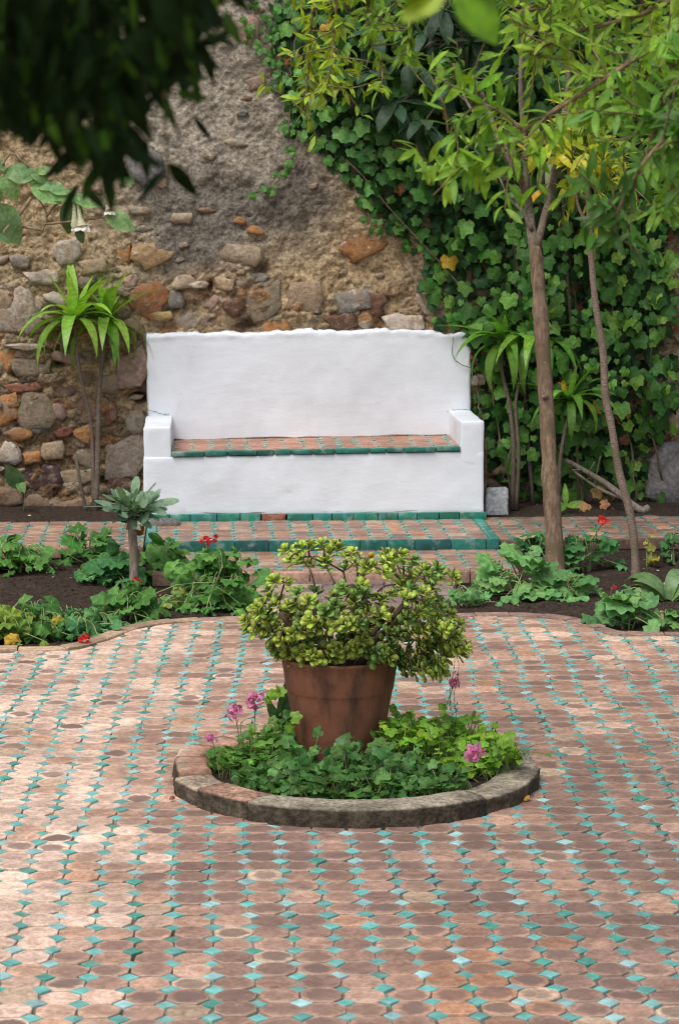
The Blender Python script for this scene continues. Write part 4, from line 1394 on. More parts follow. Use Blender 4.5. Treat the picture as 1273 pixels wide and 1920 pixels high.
def geranium(label, base, h, rad, n, leaf, tint, wilt=0.0, flowers=(), yellow=0.0, name='geranium', group='geraniums in the beds', lean=(0, 0), stems=4, mat='hairy', temps=None, facing=.5, low=.15):
    base = np.asarray(base, float); leaf *= 1.12; rad *= 1.15; h *= 1.08; n = int(n * 1.2)
    o = thing(name, label, 'plant', base, group)
    ms = MB()
    sp = []
    for k in range(stems):
        a = 2 * math.pi * (k + rng.random() * .6) / stems
        tip = base + np.array([math.cos(a) * rad * .55 + lean[0], math.sin(a) * rad * .45 + lean[1], h * rng.uniform(.5, .85)])
        pp = spline([base + np.array([math.cos(a), math.sin(a), 0]) * .012 - UZ * .03, base + (tip - base) * .5 + rvec() * rad * .12, tip], 6)
        tube(ms, pp, np.linspace(.0055, .0035, 6), 5, vary((.17, .20, .09), .2))
        sp.append(pp)
    items = []
    for k in range(n):
        a = rng.uniform(0, 2 * math.pi); q = math.sqrt(rng.random())
        hz = h * rng.uniform(low, 1.0) * (1 - .35 * q * q)
        p = base + np.array([math.cos(a) * rad * q + lean[0] * hz / h, math.sin(a) * rad * q * .8 + lean[1] * hz / h, max(.02, hz)])
        s0 = min((pt for pp in sp for pt in pp[2:]), key=lambda r_: np.linalg.norm(r_ - p))
        outd = nrm(np.array([math.cos(a), math.sin(a), 0]) + 1e-3)
        mid = s0 + (p - s0) * .5 + UZ * (.02 + .02 * wilt)
        tube(ms, spline([s0, mid, p], 4), .0018, 4, vary((.24, .33, .12), .2), cap=False)
        s = leaf * rng.uniform(.45, 1.2)
        if rng.random() < wilt:
            axd = nrm(outd * .5 - UZ * rng.uniform(.4, 1.2) + rvec() * .4); nor = nrm(outd + TOCAM * facing + rvec() * .5)
            ti = int(rng.integers(len(T_gerw))); ti += len(T_ger)
        else:
            axd = nrm(outd * .8 + TOCAM * .35 - UZ * .15 + rvec() * .35); nor = nrm(UZ * .75 + TOCAM * facing + outd * .25 + rvec() * .35)
            ti = int(rng.integers(len(T_ger)))
        c = vary(tint, .28, .12)
        if rng.random() < yellow: c = vary((.50, .40, .05), .2)
        elif rng.random() < .2: c = vary(np.array(tint) * np.array([1.5, 1.35, 1.3]), .15)
        items.append((ti, leafM(p, axd, nor, s), c))
    for k in range(int(n * .45)):              # runners trailing over the soil and the paving edge
        a = rng.uniform(0, 2 * math.pi); q = rng.uniform(.85, 1.65)
        p = base + np.array([math.cos(a) * rad * q, math.sin(a) * rad * q * .8, 0])
        zz = max(float(soil_z(np.array(p[0]), np.array(p[1]))), .004 if p[1] < float(yb(p[0])) + .01 else -.1) 
        if zz < -.08: continue
        p[2] = zz + rng.uniform(.012, .05)
        s0 = sp[int(rng.integers(len(sp)))][int(rng.integers(1, 4))]
        tube(ms, spline([s0, (s0 + p) / 2 + UZ * rng.uniform(0, .03) + rvec() * .015, p], 5), .002, 4, vary((.26, .34, .13), .2), cap=False)
        wl = rng.random() < .6
        ti = int(rng.integers(len(T_gerw))) + len(T_ger) if wl else int(rng.integers(len(T_ger)))
        items.append((ti, leafM(p, nrm(np.array([math.cos(a), math.sin(a), -.2]) + rvec() * .5), nrm(UZ + TOCAM * .4 + rvec() * .6), leaf * rng.uniform(.35, .8)), vary(np.array(tint) * rng.uniform(.8, 1.4), .25, .15)))
    scatter(o, 'leaf', temps or (T_ger + T_gerw), M[mat], items, 300, 'foliage')
    for (fp, fr, ft) in flowers:
        fp = np.asarray(fp, float)
        s0 = sp[0][-1] if len(sp) else base
        s0 = min((pp[-1] for pp in sp), key=lambda q: np.linalg.norm(q - fp))
        tube(ms, spline([s0, (s0 + fp) / 2 + rvec() * .01, fp], 5), .0018, 4, (.25, .16, .08, 1), cap=False)
        fm = MB(); flower_head(fm, fp, fr, ft)
        fo = fm.build('flower_head', M['petal'], o)
    ms.build('stems', M['stem'], o)
    return o

def SB(px, py):                                # a point on the soil seen at a pixel
    z = -.02
    for _ in range(4):
        p = G(px, py, z); z = float(soil_z(np.array(p[0]), np.array(p[1])))
        if z < -.08: z = -.02; break
    return G(px, py, z)

GD = (.055, .155, .035); GM = (.085, .225, .05); GP = (.14, .31, .105); GY = (.16, .27, .045); GB = (.065, .195, .065)
RED = (.62, .035, .05); PINK = (.62, .23, .42)
# left bed, back row to front row
geranium('leafy geranium at the left edge just before the tiled walkway', SB(35, 1072), .17, .13, 26, .085, GM, .2)
geranium('crumpled dark geranium before the walkway, right of the leftmost clump', SB(158, 1062), .12, .12, 22, .085, GD, .6)
geranium('tall geranium whose cupped top leaves stand over the walkway edge', SB(172, 1066), .205, .085, 12, .10, GM, .1, lean=(-.01, 0), low=.4)
geranium('broad wilting geranium left of the little grey-leaved tree', SB(215, 1096), .16, .105, 28, .088, GB, .35)
geranium('geranium with large upright leaves right of the little tree trunk', SB(302, 1088), .205, .085, 13, .115, GM, .25, lean=(.02, 0), low=.3)
geranium('big tangled geranium with a red flower beside the brick path', SB(405, 1140), .25, .19, 75, .085, GM, .5, flowers=[(D(386, 1016, 11.35), .022, RED), (D(404, 1010, 11.4), .016, RED)], low=.05, stems=7)
geranium('yellowing geranium on the left edge of the front row', SB(10, 1203), .16, .12, 22, .085, GY, .7, yellow=.15, low=.03)
geranium('drooping geranium beside the yellowing one in the front row', SB(78, 1196), .16, .12, 30, .072, GM, .75, yellow=.04)
geranium('limp geranium hanging over the edging bricks in the front row', SB(148, 1193), .12, .13, 38, .062, GB, .9, low=.02, lean=(0, -.03))
geranium('geranium clump at the front curve below the little tree', SB(243, 1160), .15, .11, 24, .09, GM, .35, flowers=[(D(256, 1094, 11.0), .02, RED)])
geranium('small pale yellow geranium between the little tree and the tangled clump', SB(335, 1140), .10, .06, 8, .075, (.20, .30, .07), .5, yellow=.08)
# right bed
geranium('low sparse geranium at the corner of the right bed by the path', SB(880, 1135), .085, .085, 12, .055, GP, .2)
geranium('tall pale geranium before the landing, left of the thicker trunk', SB(968, 1120), .225, .14, 30, .095, GP, .05, low=.2, stems=5)
geranium('spreading geranium just below the foot of the thicker trunk', SB(1055, 1120), .125, .10, 15, .095, GP, .05, low=.3)
geranium('geranium with a coral red flower between the two trunks', SB(1100, 1072), .205, .10, 16, .085, GB, .1, flowers=[(D(1131, 977, 11.75), .026, (.75, .07, .06))], low=.25)
geranium('broad-leaved geranium at the floor edge beneath the thin trunk', SB(1175, 1178), .16, .115, 15, .11, GP, .0, flowers=[(D(1150, 1101, 10.7), .010, RED)], low=.25)
geranium('thin yellowing geranium sprig at the back of the right bed', SB(1216, 1058), .13, .03, 6, .05, (.3, .3, .06), .3, yellow=.5, stems=2)
geranium('small geranium at the right edge near the floor', SB(1262, 1176), .08, .06, 8, .07, GP, .1)
geranium('small geranium at the right edge by the walkway', SB(1266, 1060), .15, .05, 7, .075, GB, .1, stems=2, low=.5)
geranium('dark geranium half hidden at the trunk foot on the far side', SB(1002, 1062), .18, .07, 12, .08, GB, .1, low=.4)

# fallen red flower head on the edging
p = G(160, 1199, .02)
fm = MB(); flower_head(fm, p, .022, RED, 30)
tag(fm.build('fallen_flower', M['petal'], base=p), 'fallen bright red geranium head lying on the edging bricks', 'flower')

# ivy-leaved geraniums inside the round planter
def cover(label, cx, cy, rx, ry, n, leaf, tint, h, flowers=(), extra=None):
    c = G(cx, cy, .06)
    o = thing('ivy_geranium', label, 'plant', (c[0], c[1], .04), 'trailing geraniums in the round planter')
    ms = MB(); items = []
    k = 0; t_ = 0
    while k < n and t_ < n * 30:
        t_ += 1
        a = rng.uniform(0, 2 * math.pi); q = math.sqrt(rng.random())
        x, y = c[0] + rx * q * math.cos(a), c[1] + ry * q * math.sin(a)
        d = math.hypot(x - RING_C[0], y - RING_C[1])
        spill = x > RING_C[0] + .25
        if d > (.52 if spill else .448) or math.hypot(x - POT[0], y - POT[1]) < RB + .015: continue
        z0 = ring_soil_z(x, y)
        z = z0 + .010 + h * (.55 + .6 * lat(1, x * 3, 3 + y)) * rng.random() ** .8 * (1 - .4 * (d / .46) ** 3)
        if d > .44: z = max(z, .062 + rng.uniform(.004, .03))
        if rng.random() < .10: z += rng.uniform(.02, .06)
        p = np.array([x, y, z])
        tube(ms, spline([np.array([x + rng.normal(0, .02), y + rng.normal(0, .02), z0]), p + rvec() * .012 - UZ * .01, p], 4), .0014, 4, vary((.16, .22, .07), .2), cap=False)
        ax = nrm(np.array([math.cos(a), math.sin(a), 0]) * .5 + TOCAM * .4 + rvec() * .5)
        nor = nrm(UZ * .9 + TOCAM * .5 + rvec() * .4)
        items.append((int(rng.integers(5)), leafM(p, ax, nor, leaf * rng.uniform(.6, 1.6)), vary(np.array(tint) * (1.5 if rng.random() < .2 else 1), .4, .2)))
        k += 1
    scatter(o, 'leaf', T_ivy, M['leaf'], items, 300, 'foliage')
    for fp, fr in flowers:
        fp = np.asarray(fp)
        s0 = np.array([fp[0] * .7 + c[0] * .3, fp[1] * .7 + c[1] * .3, .05])
        tube(ms, spline([s0, (s0 + fp) / 2 + rvec() * .012, fp], 6), .0016, 4, (.25, .28, .12, 1), cap=False)
        fm = MB(); flower_head(fm, fp, fr, PINK, 34); fm.build('flower_head', M['petal'], o)
    if extra: extra(ms, o)
    ms.build('stems', M['stem'], o)
cover('bright green trailing geranium right of the pot with a pink flower head', 845, 1400, .31, .36, 760, .034, (.22, .40, .045), .19, [(D(889, 1417, 7.62), .028)])
cover('dark trailing geranium in front of the pot', 655, 1468, .36, .16, 720, .035, (.075, .185, .045), .115)
cover('leggy trailing geranium left of the pot with pink flower heads on tall stems', 480, 1415, .19, .24, 330, .034, (.11, .24, .045), .11, [(D(478, 1317, 7.9), .026), (D(441, 1338, 7.8), .024), (D(398, 1385, 7.7), .016)])
cover('trailing geranium behind the pot with one tall pale pink flower', 770, 1350, .22, .10, 150, .036, (.16, .32, .04), .14, [(D(852, 1281, 8.3), .016)])
# tall green shoot beside the pot
p = G(530, 1385, .06)
o = thing('leafy_shoot', 'upright shoot with dark narrow and bright lobed leaves left of the pot', 'plant', p)
ms = MB()
top = D(521, 1290, 7.85); tube(ms, spline([p, (p + top) / 2 + np.array([.006, 0, 0]), top], 6), .002, 5, (.1, .16, .05, 1))
ms.build('stem', M['stem'], o)
its = [(i, leafM(p + UZ * .02, np.array([dx, -.05, 1]), TOCAM, s), (.03, .085, .025, 1)) for i, (dx, s) in enumerate(((.2, .15), (-.45, .13), (.5, .12), (.05, .17)))]
scatter(o, 'blade', T_lance[:1] + T_lance[:1] + T_lance[:1] + T_lance[:1], M['leaf'], its)
its = [(int(rng.integers(5)), leafM(D(x, y, 7.84), np.array([a, -.3, .2]), TOCAM + UZ * .4, s), vary((.17, .33, .03))) for x, y, a, s in ((514, 1302, -1, .045), (526, 1297, 1, .04), (519, 1292, .1, .03), (505, 1312, -.8, .035), (552, 1345, .9, .05), (547, 1365, -.6, .04))]
scatter(o, 'leaf', T_ivy, M['leaf'], its)
# sprawling weed on the right of the kerb
p = G(965, 1418, .06)
o = thing('kerb_weed', 'small bright weed sprawling over the right side of the round kerb', 'plant', p)
ms = MB(); its = []
for k in range(16):
    q = D(rng.uniform(925, 1025), rng.uniform(1388, 1432), 7.75 + rng.normal(0, .04))
    tube(ms, spline([p, (p + q) / 2 + UZ * .012, q], 4), .0012, 4, (.18, .27, .07, 1), cap=False)
    its.append((int(rng.integers(4)), leafM(q, nrm(q - p + rvec() * .04 + UZ * .01), UZ + TOCAM * .5, rng.uniform(.025, .05), rng.uniform(.03, .06)), vary((.15, .29, .04), .25)))
ms.build('stems', M['stem'], o); scatter(o, 'leaf', T_ovate, M['leaf'], its)

# hanging thread of dried seed heads under the drooping jade arm
o = thing('dry_sprig', 'thin dried sprig hanging below the drooping right arm of the jade plant', 'plant', D(845, 1235, 7.95))
ms = MB()
for x0, x1 in ((838, 856), (850, 848)):
    tube(ms, spline([D(x0, 1190, 7.95), D(x1 + 4, 1245, 7.95), D(x1 - 5, 1300, 7.97), D(x1, 1345, 8.0)], 10), .0009, 4, (.12, .08, .06, 1))
for _ in range(16):
    q = D(rng.uniform(838, 858), rng.uniform(1200, 1340), 7.96); v, f, t, uv = T_lance[0]
    ms.add(xf(leafM(q, np.array([rng.normal(0, .5), -.2, -1]), TOCAM, .013), v), f, (.14, .06, .06, 1))
ms.build('sprig', M['stem'], o)

# ---- little tree with grey-green lobed leaves
tb = SB(250, 1108); dz = project(tb)[2]
lt = thing('small_tree', 'little tree with grey-green lobed leaves on a short stem in the left bed', 'tree', tb)
ms = MB()
tp = spline([tb - UZ * .03, D(252, 1060, dz), D(250, 1015, dz), D(248, 985, dz), D(246, 968, dz)], 12)
tube(ms, tp, np.concatenate([np.linspace(.024, .0195, 9), [.024, .026, .016]]), 10, (.20, .165, .13, 1))
for k in range(9):
    a = k * .7; q = tp[-2] + np.array([math.cos(a) * .05, math.sin(a) * .04, rng.uniform(-.02, .05)])
    tube(ms, [tp[-3], q], [.008, .004], 5, (.05, .04, .03, 1))
ms.build('trunk', M['bark'], lt)
hd = D(247, 962, dz); its = []; mp_ = MB()
LB = [(175, 938, .17, -1, -.05), (205, 920, .13, -.6, .5), (225, 905, .12, -.3, .9), (255, 900, .15, .1, 1), (285, 905, .16, .5, .8), (318, 930, .17, 1, .35), (300, 950, .13, .7, .1), (215, 950, .13, -.8, .1), (235, 935, .12, -.2, .5), (262, 930, .12, .2, .5), (280, 930, .13, .5, .5), (230, 965, .12, -.4, -.4), (262, 970, .12, .3, -.5), (245, 950, .12, 0, .1), (282, 968, .11, .6, -.3), (250, 920, .12, 0, .8), (208, 935, .12, -.7, .3), (290, 920, .13, .6, .6), (240, 980, .09, -.1, -.8)]
for (x, y, s, ax, az) in LB:
    q = D(247 + (x - 247) * 1.15, y, dz + rng.uniform(-.14, .14)); st = hd + (q - hd) * .42
    tube(mp_, spline([hd, (hd + st) / 2 + UZ * .01, st], 4), .0025, 5, (.22, .27, .16, 1), cap=False)
    its.append((int(rng.integers(3)), leafM(st, nrm(q - st + np.array([ax * .04, -.02, az * .02])), nrm(UZ * 1.1 + TOCAM * .4 + rvec() * .3), s * 1.4), vary((.22, .34, .23), .22, .06)))
mp_.build('petioles', M['stem'], lt)
scatter(lt, 'leaf', T_lobed, M['hairy'], its)

# ---- strap-leaved cordylines
def strap_head(o, ms, c, n, L, tint, up=.5, rest=None):
    its = []
    for k in range(n):
        a = k * 2.399 + rng.normal(0, .2); t = (k + .5) / n
        el = 1.45 - 1.45 * t + rng.normal(0, .14)
        ax = nrm(np.array([math.cos(a) * math.cos(el), math.sin(a) * math.cos(el), math.sin(el)]))
        nor = nrm(UZ - ax * ax[2] + .02 * rvec()) if abs(ax[2]) < .97 else nrm(np.array([-math.cos(a), -math.sin(a), .1]))
        s = L * rng.uniform(.8, 1.1) * (.75 + .35 * min(1, t * 2))
        cc = np.array(tint) * (1.35 - .75 * t)
        ti = int(min(4, max(0, round(.3 + 4.6 * t + rng.normal(0, .7)))))
        its.append((ti, leafM(c, ax, nor, s, s * 1.15), vary(cc, .2, .15)))
    return its
def cordyline(label, base, stems, L, tint, n=30):
    o = thing('cordyline', label, 'plant', base, 'strap-leaved plants against the wall')
    ms = MB(); its = []
    for pts, r0, r1, head in stems:
        pp = spline(pts, 12); tube(ms, pp, np.linspace(r0, r1, 12), 7, (.16, .125, .10, 1))
        if head: its += strap_head(o, ms, pp[-1], head, L, tint)
    ms.build('stems', M['ringed'], o)
    scatter(o, 'leaf', T_strap, M['strap'], its)
    return o
cb = WV(180, 968, .50); dc = project(cb)[2]; cb = np.array([cb[0], cb[1], .07])
cordyline('strap-leaved cordyline with two leafy heads left of the white bench', cb, [
    ([cb, D(184, 850, dc), D(186, 740, dc), D(197, 640, dc), D(200, 605, dc)], .016, .011, 28),
    ([cb + BX * -.01, D(172, 800, dc), D(150, 700, dc - .08), D(140, 600, dc - .1)], .012, .009, 26),
    ([cb + BX * -.05, D(150, 900, dc - .05), D(142, 850, dc - .05)], .010, .009, 0)], .40, (.25, .46, .07))
cb2 = WV(960, 955, .42); d2 = project(cb2)[2]; cb2 = np.array([cb2[0], cb2[1], .08])
cordyline('strap-leaved cordyline with heads of narrow leaves right of the white bench', cb2, [
    ([cb2, D(962, 840, d2), D(955, 760, d2), D(940, 690, d2), D(945, 645, d2)], .014, .009, 32),
    ([cb2 + BX * .02, D(972, 850, d2), D(968, 740, d2), D(1005, 640, d2)], .012, .008, 30)], .35, (.17, .37, .055))
cb3 = WV(1045, 955, .36); d3 = project(cb3)[2]; cb3 = np.array([cb3[0], cb3[1], .08])
cordyline('low cordyline with drooping leaves behind the thicker trunk', cb3, [([cb3, D(1050, 860, d3), D(1062, 790, d3), D(1068, 752, d3)], .012, .009, 26)], .34, (.17, .37, .06))
# strap plant on the bed at right, with limp folded blades
p = SB(1250, 1128)
o = thing('strap_lily', 'limp grey-green strap-leaved lily at the right edge of the bed', 'plant', p)
its = [(t_, leafM(p + UZ * .01 + np.array([dx * .03, 0, .0]), np.array([dx, dy, dzz]), nrm(np.array([-dx * .3, -.6, 1])), s, s * 1.9), vary((.16, .25, .10), .15)) for t_, dx, dy, dzz, s in ((4, -.35, -.2, 1.1, .30), (4, -.8, -.25, .9, .24), (3, -.25, -.4, .9, .2), (4, .1, -.3, 1.1, .26), (4, .5, -.3, 1, .3), (3, .9, -.1, .8, .3), (4, -.6, .1, 1.2, .28))]
scatter(o, 'leaf', T_strap, M['strap'], its)

# small seedling pair of leaves before the left wall, and a seedling by the trunk
p = WV(45, 962, .45); p = np.array([p[0], p[1], .08]); dp = project(p)[2]
o = thing('seedling', 'seedling with two big leaves at the foot of the wall on the far left', 'plant', p)
ms = MB(); tube(ms, spline([p, D(47, 930, dp), D(40, 905, dp)], 5), .004, 5, (.15, .12, .08, 1)); ms.build('stem', M['stem'], o)
scatter(o, 'leaf', T_big, M['leaf'], [(0, leafM(D(40, 915, dp), np.array([-.4, -.1, .7]), TOCAM + UZ * .3, .15), (.05, .10, .035, 1)), (1, leafM(D(35, 905, dp), np.array([.3, -.5, -.2]), UZ + TOCAM, .08), (.13, .27, .08, 1))])
p = WV(1060, 962, .30); p = np.array([p[0], p[1], .085])
o = thing('seedling', 'bright green rosette seedling at the walkway edge right of the thicker trunk', 'plant', p)
its = [(i % 2, leafM(p + UZ * .03, np.array([math.cos(a), -.3 + .3 * math.sin(a), .5 + .6 * math.sin(a)]), UZ * .5 + TOCAM, .10 + .03 * (i == 1)), vary((.15, .31, .04))) for i, a in enumerate((-.2, 1.6, 3.3, 4.4, 5.4))]
scatter(o, 'leaf', T_lance, M['leaf'], its)
ms = MB(); tube(ms, [p - UZ * .01, p + UZ * .035], [.004, .003], 5, (.2, .28, .1, 1)); ms.build('stem', M['stem'], o)

# stubs left in the right bed
for (x, y, h, t, lab) in ((1122, 1150, .045, (.30, .25, .13), 'short cut stub standing in bare soil of the right bed'), (1068, 1068, .075, (.42, .33, .23), 'leaning pale cut stem just right of the thicker trunk'), (1238, 1180, .075, (.30, .22, .11), 'brown cut stub beside the broad-leaved geranium')):
    p = SB(x, y); ms = MB()
    tube(ms, [p - UZ * .02, p + UZ * h * .6 + np.array([.008, 0, 0]), p + UZ * h + np.array([.02 if x == 1068 else .002, 0, 0])], [.007, .0065, .007], 8, (*t, 1))
    tube(ms, [p + UZ * (h - .003) + np.array([.02 if x == 1068 else .002, 0, 0]), p + UZ * (h + .005) + np.array([.021 if x == 1068 else .002, 0, 0])], [.0085, .008], 8, (*(np.array(t) * 1.1), 1))
    tag(ms.build('cut_stub', M['stem'], base=p), lab, 'plant stub', 'cut stems in the bed')
# bamboo stake in the left bed
p = SB(298, 1160); ms = MB(); tube(ms, [p - UZ * .02, p + UZ * .05, p + UZ * .09], [.005, .005, .0045], 7, (.32, .25, .15, 1))
tag(ms.build('cut_stub', M['stem'], base=p), 'dry cut stem near the front curve of the left bed', 'plant stub', 'cut stems in the bed')

# fallen leaves
def fallen(name, label, p, s, tint, temps=T_ger, nor=(0, -.3, 1)):
    p = np.asarray(p); o = thing(name, label, 'leaf', p)
    scatter(o, 'blade', [temps[1]], M['dry'], [(0, leafM(p + UZ * .008, np.array([rng.normal(0, 1), rng.normal(0, 1), .2]), np.array(nor) + rvec() * .3, s), (*tint, 1))])
fallen('fallen_leaf', 'curled brown leaf on the mound of dark soil at left', SB(36, 1070), .09, (.22, .11, .06))
fallen('fallen_leaf', 'large tan dead leaf below the ivy, nearest the thicker trunk', WV(1092, 955, .35), .10, (.40, .23, .11), T_ivy, (0, -1, .5))
fallen('fallen_leaf', 'tan dead leaf caught low in the ivy above the fallen branch foot', WV(1122, 925, .45), .09, (.36, .22, .09), T_ivy, (0, -1, .5))
fallen('fallen_leaf', 'small tan dead leaf beside the foot of the fallen branch', WV(1130, 948, .38), .07, (.40, .2, .10), T_ivy, (0, -1, .5))
fallen('fallen_leaf', 'yellow dead leaf curled over the edging bricks at left', G(27, 1205, .015), .07, (.50, .32, .05), T_gerw, (0, -1, .8))
fallen('fallen_leaf', 'yellow scrap of leaf at the right foot of the round kerb', G(985, 1500, .004), .025, (.55, .33, .06))
fallen('fallen_leaf', 'orange-brown dead leaf behind the little tree stem', D(268, 1005, dz + .1), .06, (.36, .16, .04), T_gerw, (0, -1, .3))
p = G(323, 1498, .008); v, f = rock_temp(3, 8)
tag(MB().add(v * .009 + p, f, (.28, .07, .05, 1)).build('fallen_fruit', M['stem'], base=p), 'tiny red fruit lying on the tiles left of the kerb', 'fruit')
for (x, y, s_, lab) in ((100, 1068, .03, 'thin pale dry leaf on top of the soil mound'), (88, 1078, .022, 'tiny pale dry scrap on the soil mound')):
    fallen('fallen_leaf', lab, SB(x, y), s_ * 1.6, (.5, .4, .26), T_lance)

# rock on the platform corner, pale block by the bench, driftwood branch, twig
def rock(name, label, p, sx, sy, sz, tint, seed, mat='rock', rot=0.0):
    v, f = rock_temp(seed, 14, (0, .5, .85, 1.0, .95), (1, .95, .7, .2, -.3), .09)
    x, y = v[:, 0] * sx, v[:, 1] * sy
    vv = np.stack([x * math.cos(rot) - y * math.sin(rot), x * math.sin(rot) + y * math.cos(rot), v[:, 2] * sz], 1) + p
    return tag(MB().add(vv, f, tint).build(name, M[mat], base=p), label, 'rock')
p = G(305, 984, ZP); rock('flat_rock', 'flat grey rock lying on the platform corner at the bench foot', p, .085, .06, .035, (.16, .15, .14, 1), 21)
p0 = WV(930, 955, .25); p0 = np.array([p0[0], p0[1], .06])
mb = MB(); rbox(mb, lambda a, b, c: p0 + BX * (a + c * .05) + BY * (b + c * .25) + UZ * c, (-.063, -.03, 0), (.063, .03, .165), .02, .025, .008, 12, 3, (.58, .59, .57, 1))
tag(mb.build('stone_block', M['rock'], base=p0), 'pale upright stone block leaning between bench and ivy', 'rock')
br = WV(1195, 955, .28); br = np.array([br[0], br[1], .10]); e = WV(1060, 862, .50); e2 = WV(1075, 880, .48)
ms = MB()
tube(ms, spline([br + BX * .06, br, br + (e - br) * .45 + UZ * .02, e], 10), np.linspace(.026, .012, 10), 8, (.24, .20, .17, 1))
tube(ms, spline([br + (e - br) * .2, br + (e2 - br) * .6 - UZ * .02, e2 - UZ * .01], 8), np.linspace(.012, .006, 8), 6, (.24, .20, .17, 1))
for k in range(5):
    q = br + (e - br) * rng.uniform(.5, 1); tube(ms, spline([q, q + rvec() * .04, q + rvec() * .1 + UZ * .04], 5), .003, 4, (.25, .2, .16, 1))
tag(ms.build('fallen_branch', M['bark'], base=br), 'grey dead branch leaning on the ivy at the wall foot', 'branch')
tw = WV(855, 640, .60)
ms = MB(); tube(ms, spline([WV(850, 632, .60), WV(848, 665, .605), WV(862, 682, .605), WV(884, 690, .61)], 10), .0022, 5, (.08, .06, .05, 1))
tag(ms.build('twig', M['stem'], base=tw), 'thin dark twig against the upper right of the bench back', 'twig')
# litter of dry leaf scraps on the soil, too small to tell apart
mb = MB()
cx_, cy_ = rng.uniform(-1.8, 2.0, 420), rng.uniform(9.95, 13.9, 420)
for x, y, z in zip(cx_, cy_, soil_z(cx_, cy_)):
    if z < -.075: continue
    v, f, t, uv = (T_lance + T_ovate)[int(rng.integers(8))]
    c = ((.30, .2, .11), (.2, .12, .07), (.42, .34, .22), (.12, .08, .05), (.5, .45, .38))[int(rng.integers(5))]
    mb.add(xf(leafM((x, y, z + .006), np.array([rng.normal(), rng.normal(), .15]), UZ + rvec() * .5, rng.uniform(.008, .035)), v), f, t * np.asarray(vary(c, .3)))
tag(mb.build('leaf_litter', M['dry']), 'dry leaf scraps and straw scattered over the dark soil', 'litter', kind='stuff')

# ================================================================== IVY OVER THE RIGHT OF THE WALL
def in_poly(x, y, poly):
    c = False; n = len(poly)
    for i in range(n):
        (x0, y0), (x1, y1) = poly[i], poly[i - 1]
        if (y0 > y) != (y1 > y) and x < (x1 - x0) * (y - y0) / (y1 - y0) + x0: c = not c
    return c
IVY = [(505, -150), (518, 40), (530, 150), (555, 240), (600, 275), (645, 330), (690, 385), (745, 430), (795, 480), (822, 540), (838, 600), (872, 640), (888, 690), (900, 770), (915, 850), (920, 900),
       (1000, 925), (1110, 905), (1215, 935), (1222, 850), (1244, 800), (1258, 700), (1246, 610), (1254, 520), (1245, 440), (1300, 400), (1500, 380), (1500, -150)]
ivy = thing('ivy', 'thick curtain of green ivy climbing the right side of the stone wall', 'ivy', WV(1050, 955, VW - .1))
vines = MB()
front, backl = [], []
def ivy_leaf(px, py, off, s, tint, hang=1.0):
    u, z = on_v(px, py, VW - off)
    p = W(u, VW - off, z)
    ax = nrm(-UZ * hang + BX * rng.normal(0, .55) - BY * rng.uniform(.0, .5))
    nor = nrm(-BY * .9 + UZ * rng.uniform(-.3, 1.1) + BX * rng.normal(0, .65))
    return (int(rng.integers(5)), leafM(p, ax, nor, s), tint)
def edge_dist(px, py):
    best = 1e9
    for i in range(1, 20):
        (x0, y0), (x1, y1) = IVY[i - 1], IVY[i]
        t = max(0, min(1, ((px - x0) * (x1 - x0) + (py - y0) * (y1 - y0)) / ((x1 - x0) ** 2 + (y1 - y0) ** 2 + 1e-9)))
        best = min(best, math.hypot(px - x0 - t * (x1 - x0), py - y0 - t * (y1 - y0)))
    return best
cells = {}
n_f = 0
for _ in range(30000):
    px, py = rng.uniform(440, 1420), rng.uniform(-120, 945)
    jx, jy = px + rng.normal(0, 9), py + rng.normal(0, 9)
    if not in_poly(jx, jy, IVY): continue
    if py > 850 and rng.random() < .55: continue
    k = (int(px // 22), int(py // 22))
    c = cells.get(k, 0)
    if c >= 3: continue
    if px > 1290 and c >= 1: continue
    cells[k] = c + 1
    ed = edge_dist(px, py)
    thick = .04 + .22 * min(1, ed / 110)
    bushy = .5 + .5 * float(vnoise(np.array(px / 60.), np.array(py / 60.), 0, 5))
    s = .083 * rng.uniform(.45, 1.5) * (.75 if ed < 14 else 1)
    if c == 0 and bushy < .22 and rng.random() < .6: continue
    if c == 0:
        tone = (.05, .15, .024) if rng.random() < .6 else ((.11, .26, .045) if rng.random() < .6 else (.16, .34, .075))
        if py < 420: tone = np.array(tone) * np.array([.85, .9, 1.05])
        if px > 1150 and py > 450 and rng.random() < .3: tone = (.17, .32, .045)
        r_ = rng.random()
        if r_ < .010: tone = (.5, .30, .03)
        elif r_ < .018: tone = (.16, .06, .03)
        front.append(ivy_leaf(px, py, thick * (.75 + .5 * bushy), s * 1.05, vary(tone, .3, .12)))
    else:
        backl.append(ivy_leaf(px, py, max(.02, thick * rng.uniform(.05, .55)), s, vary((.026, .085, .022), .4, .12)))  # deeper leaves tinted dark, painting the shade between the front ones
for pts, n in (([(560, 245), (548, 300), (515, 345), (478, 368)], 16), ([(452, 20), (470, 70), (505, 110), (535, 140)], 16), ([(465, -20), (500, 50), (520, 120)], 14), ([(735, 470), (775, 525), (800, 575), (830, 600)], 5), ([(560, 130), (545, 200), (540, 260)], 9), ([(1245, 520), (1262, 555), (1268, 600)], 9), ([(690, 400), (700, 430)], 4)):
    sp_ = spline([WV(x, y, VW - .05) for x, y in pts], 16)
    tube(vines, sp_, .0028, 5, (.17, .13, .09, 1))
    for k in range(n):
        q = sp_[int(rng.integers(2, 16))]; x, y, _ = project(q)
        dark = pts[0][0] == 735
        front.append(ivy_leaf(x + rng.normal(0, 7), y + rng.normal(0, 7), .06, .05 * rng.uniform(.7, 1.2) * (1.6 if dark else 1), vary((.03, .08, .025) if dark else (.09, .22, .05), .25)))
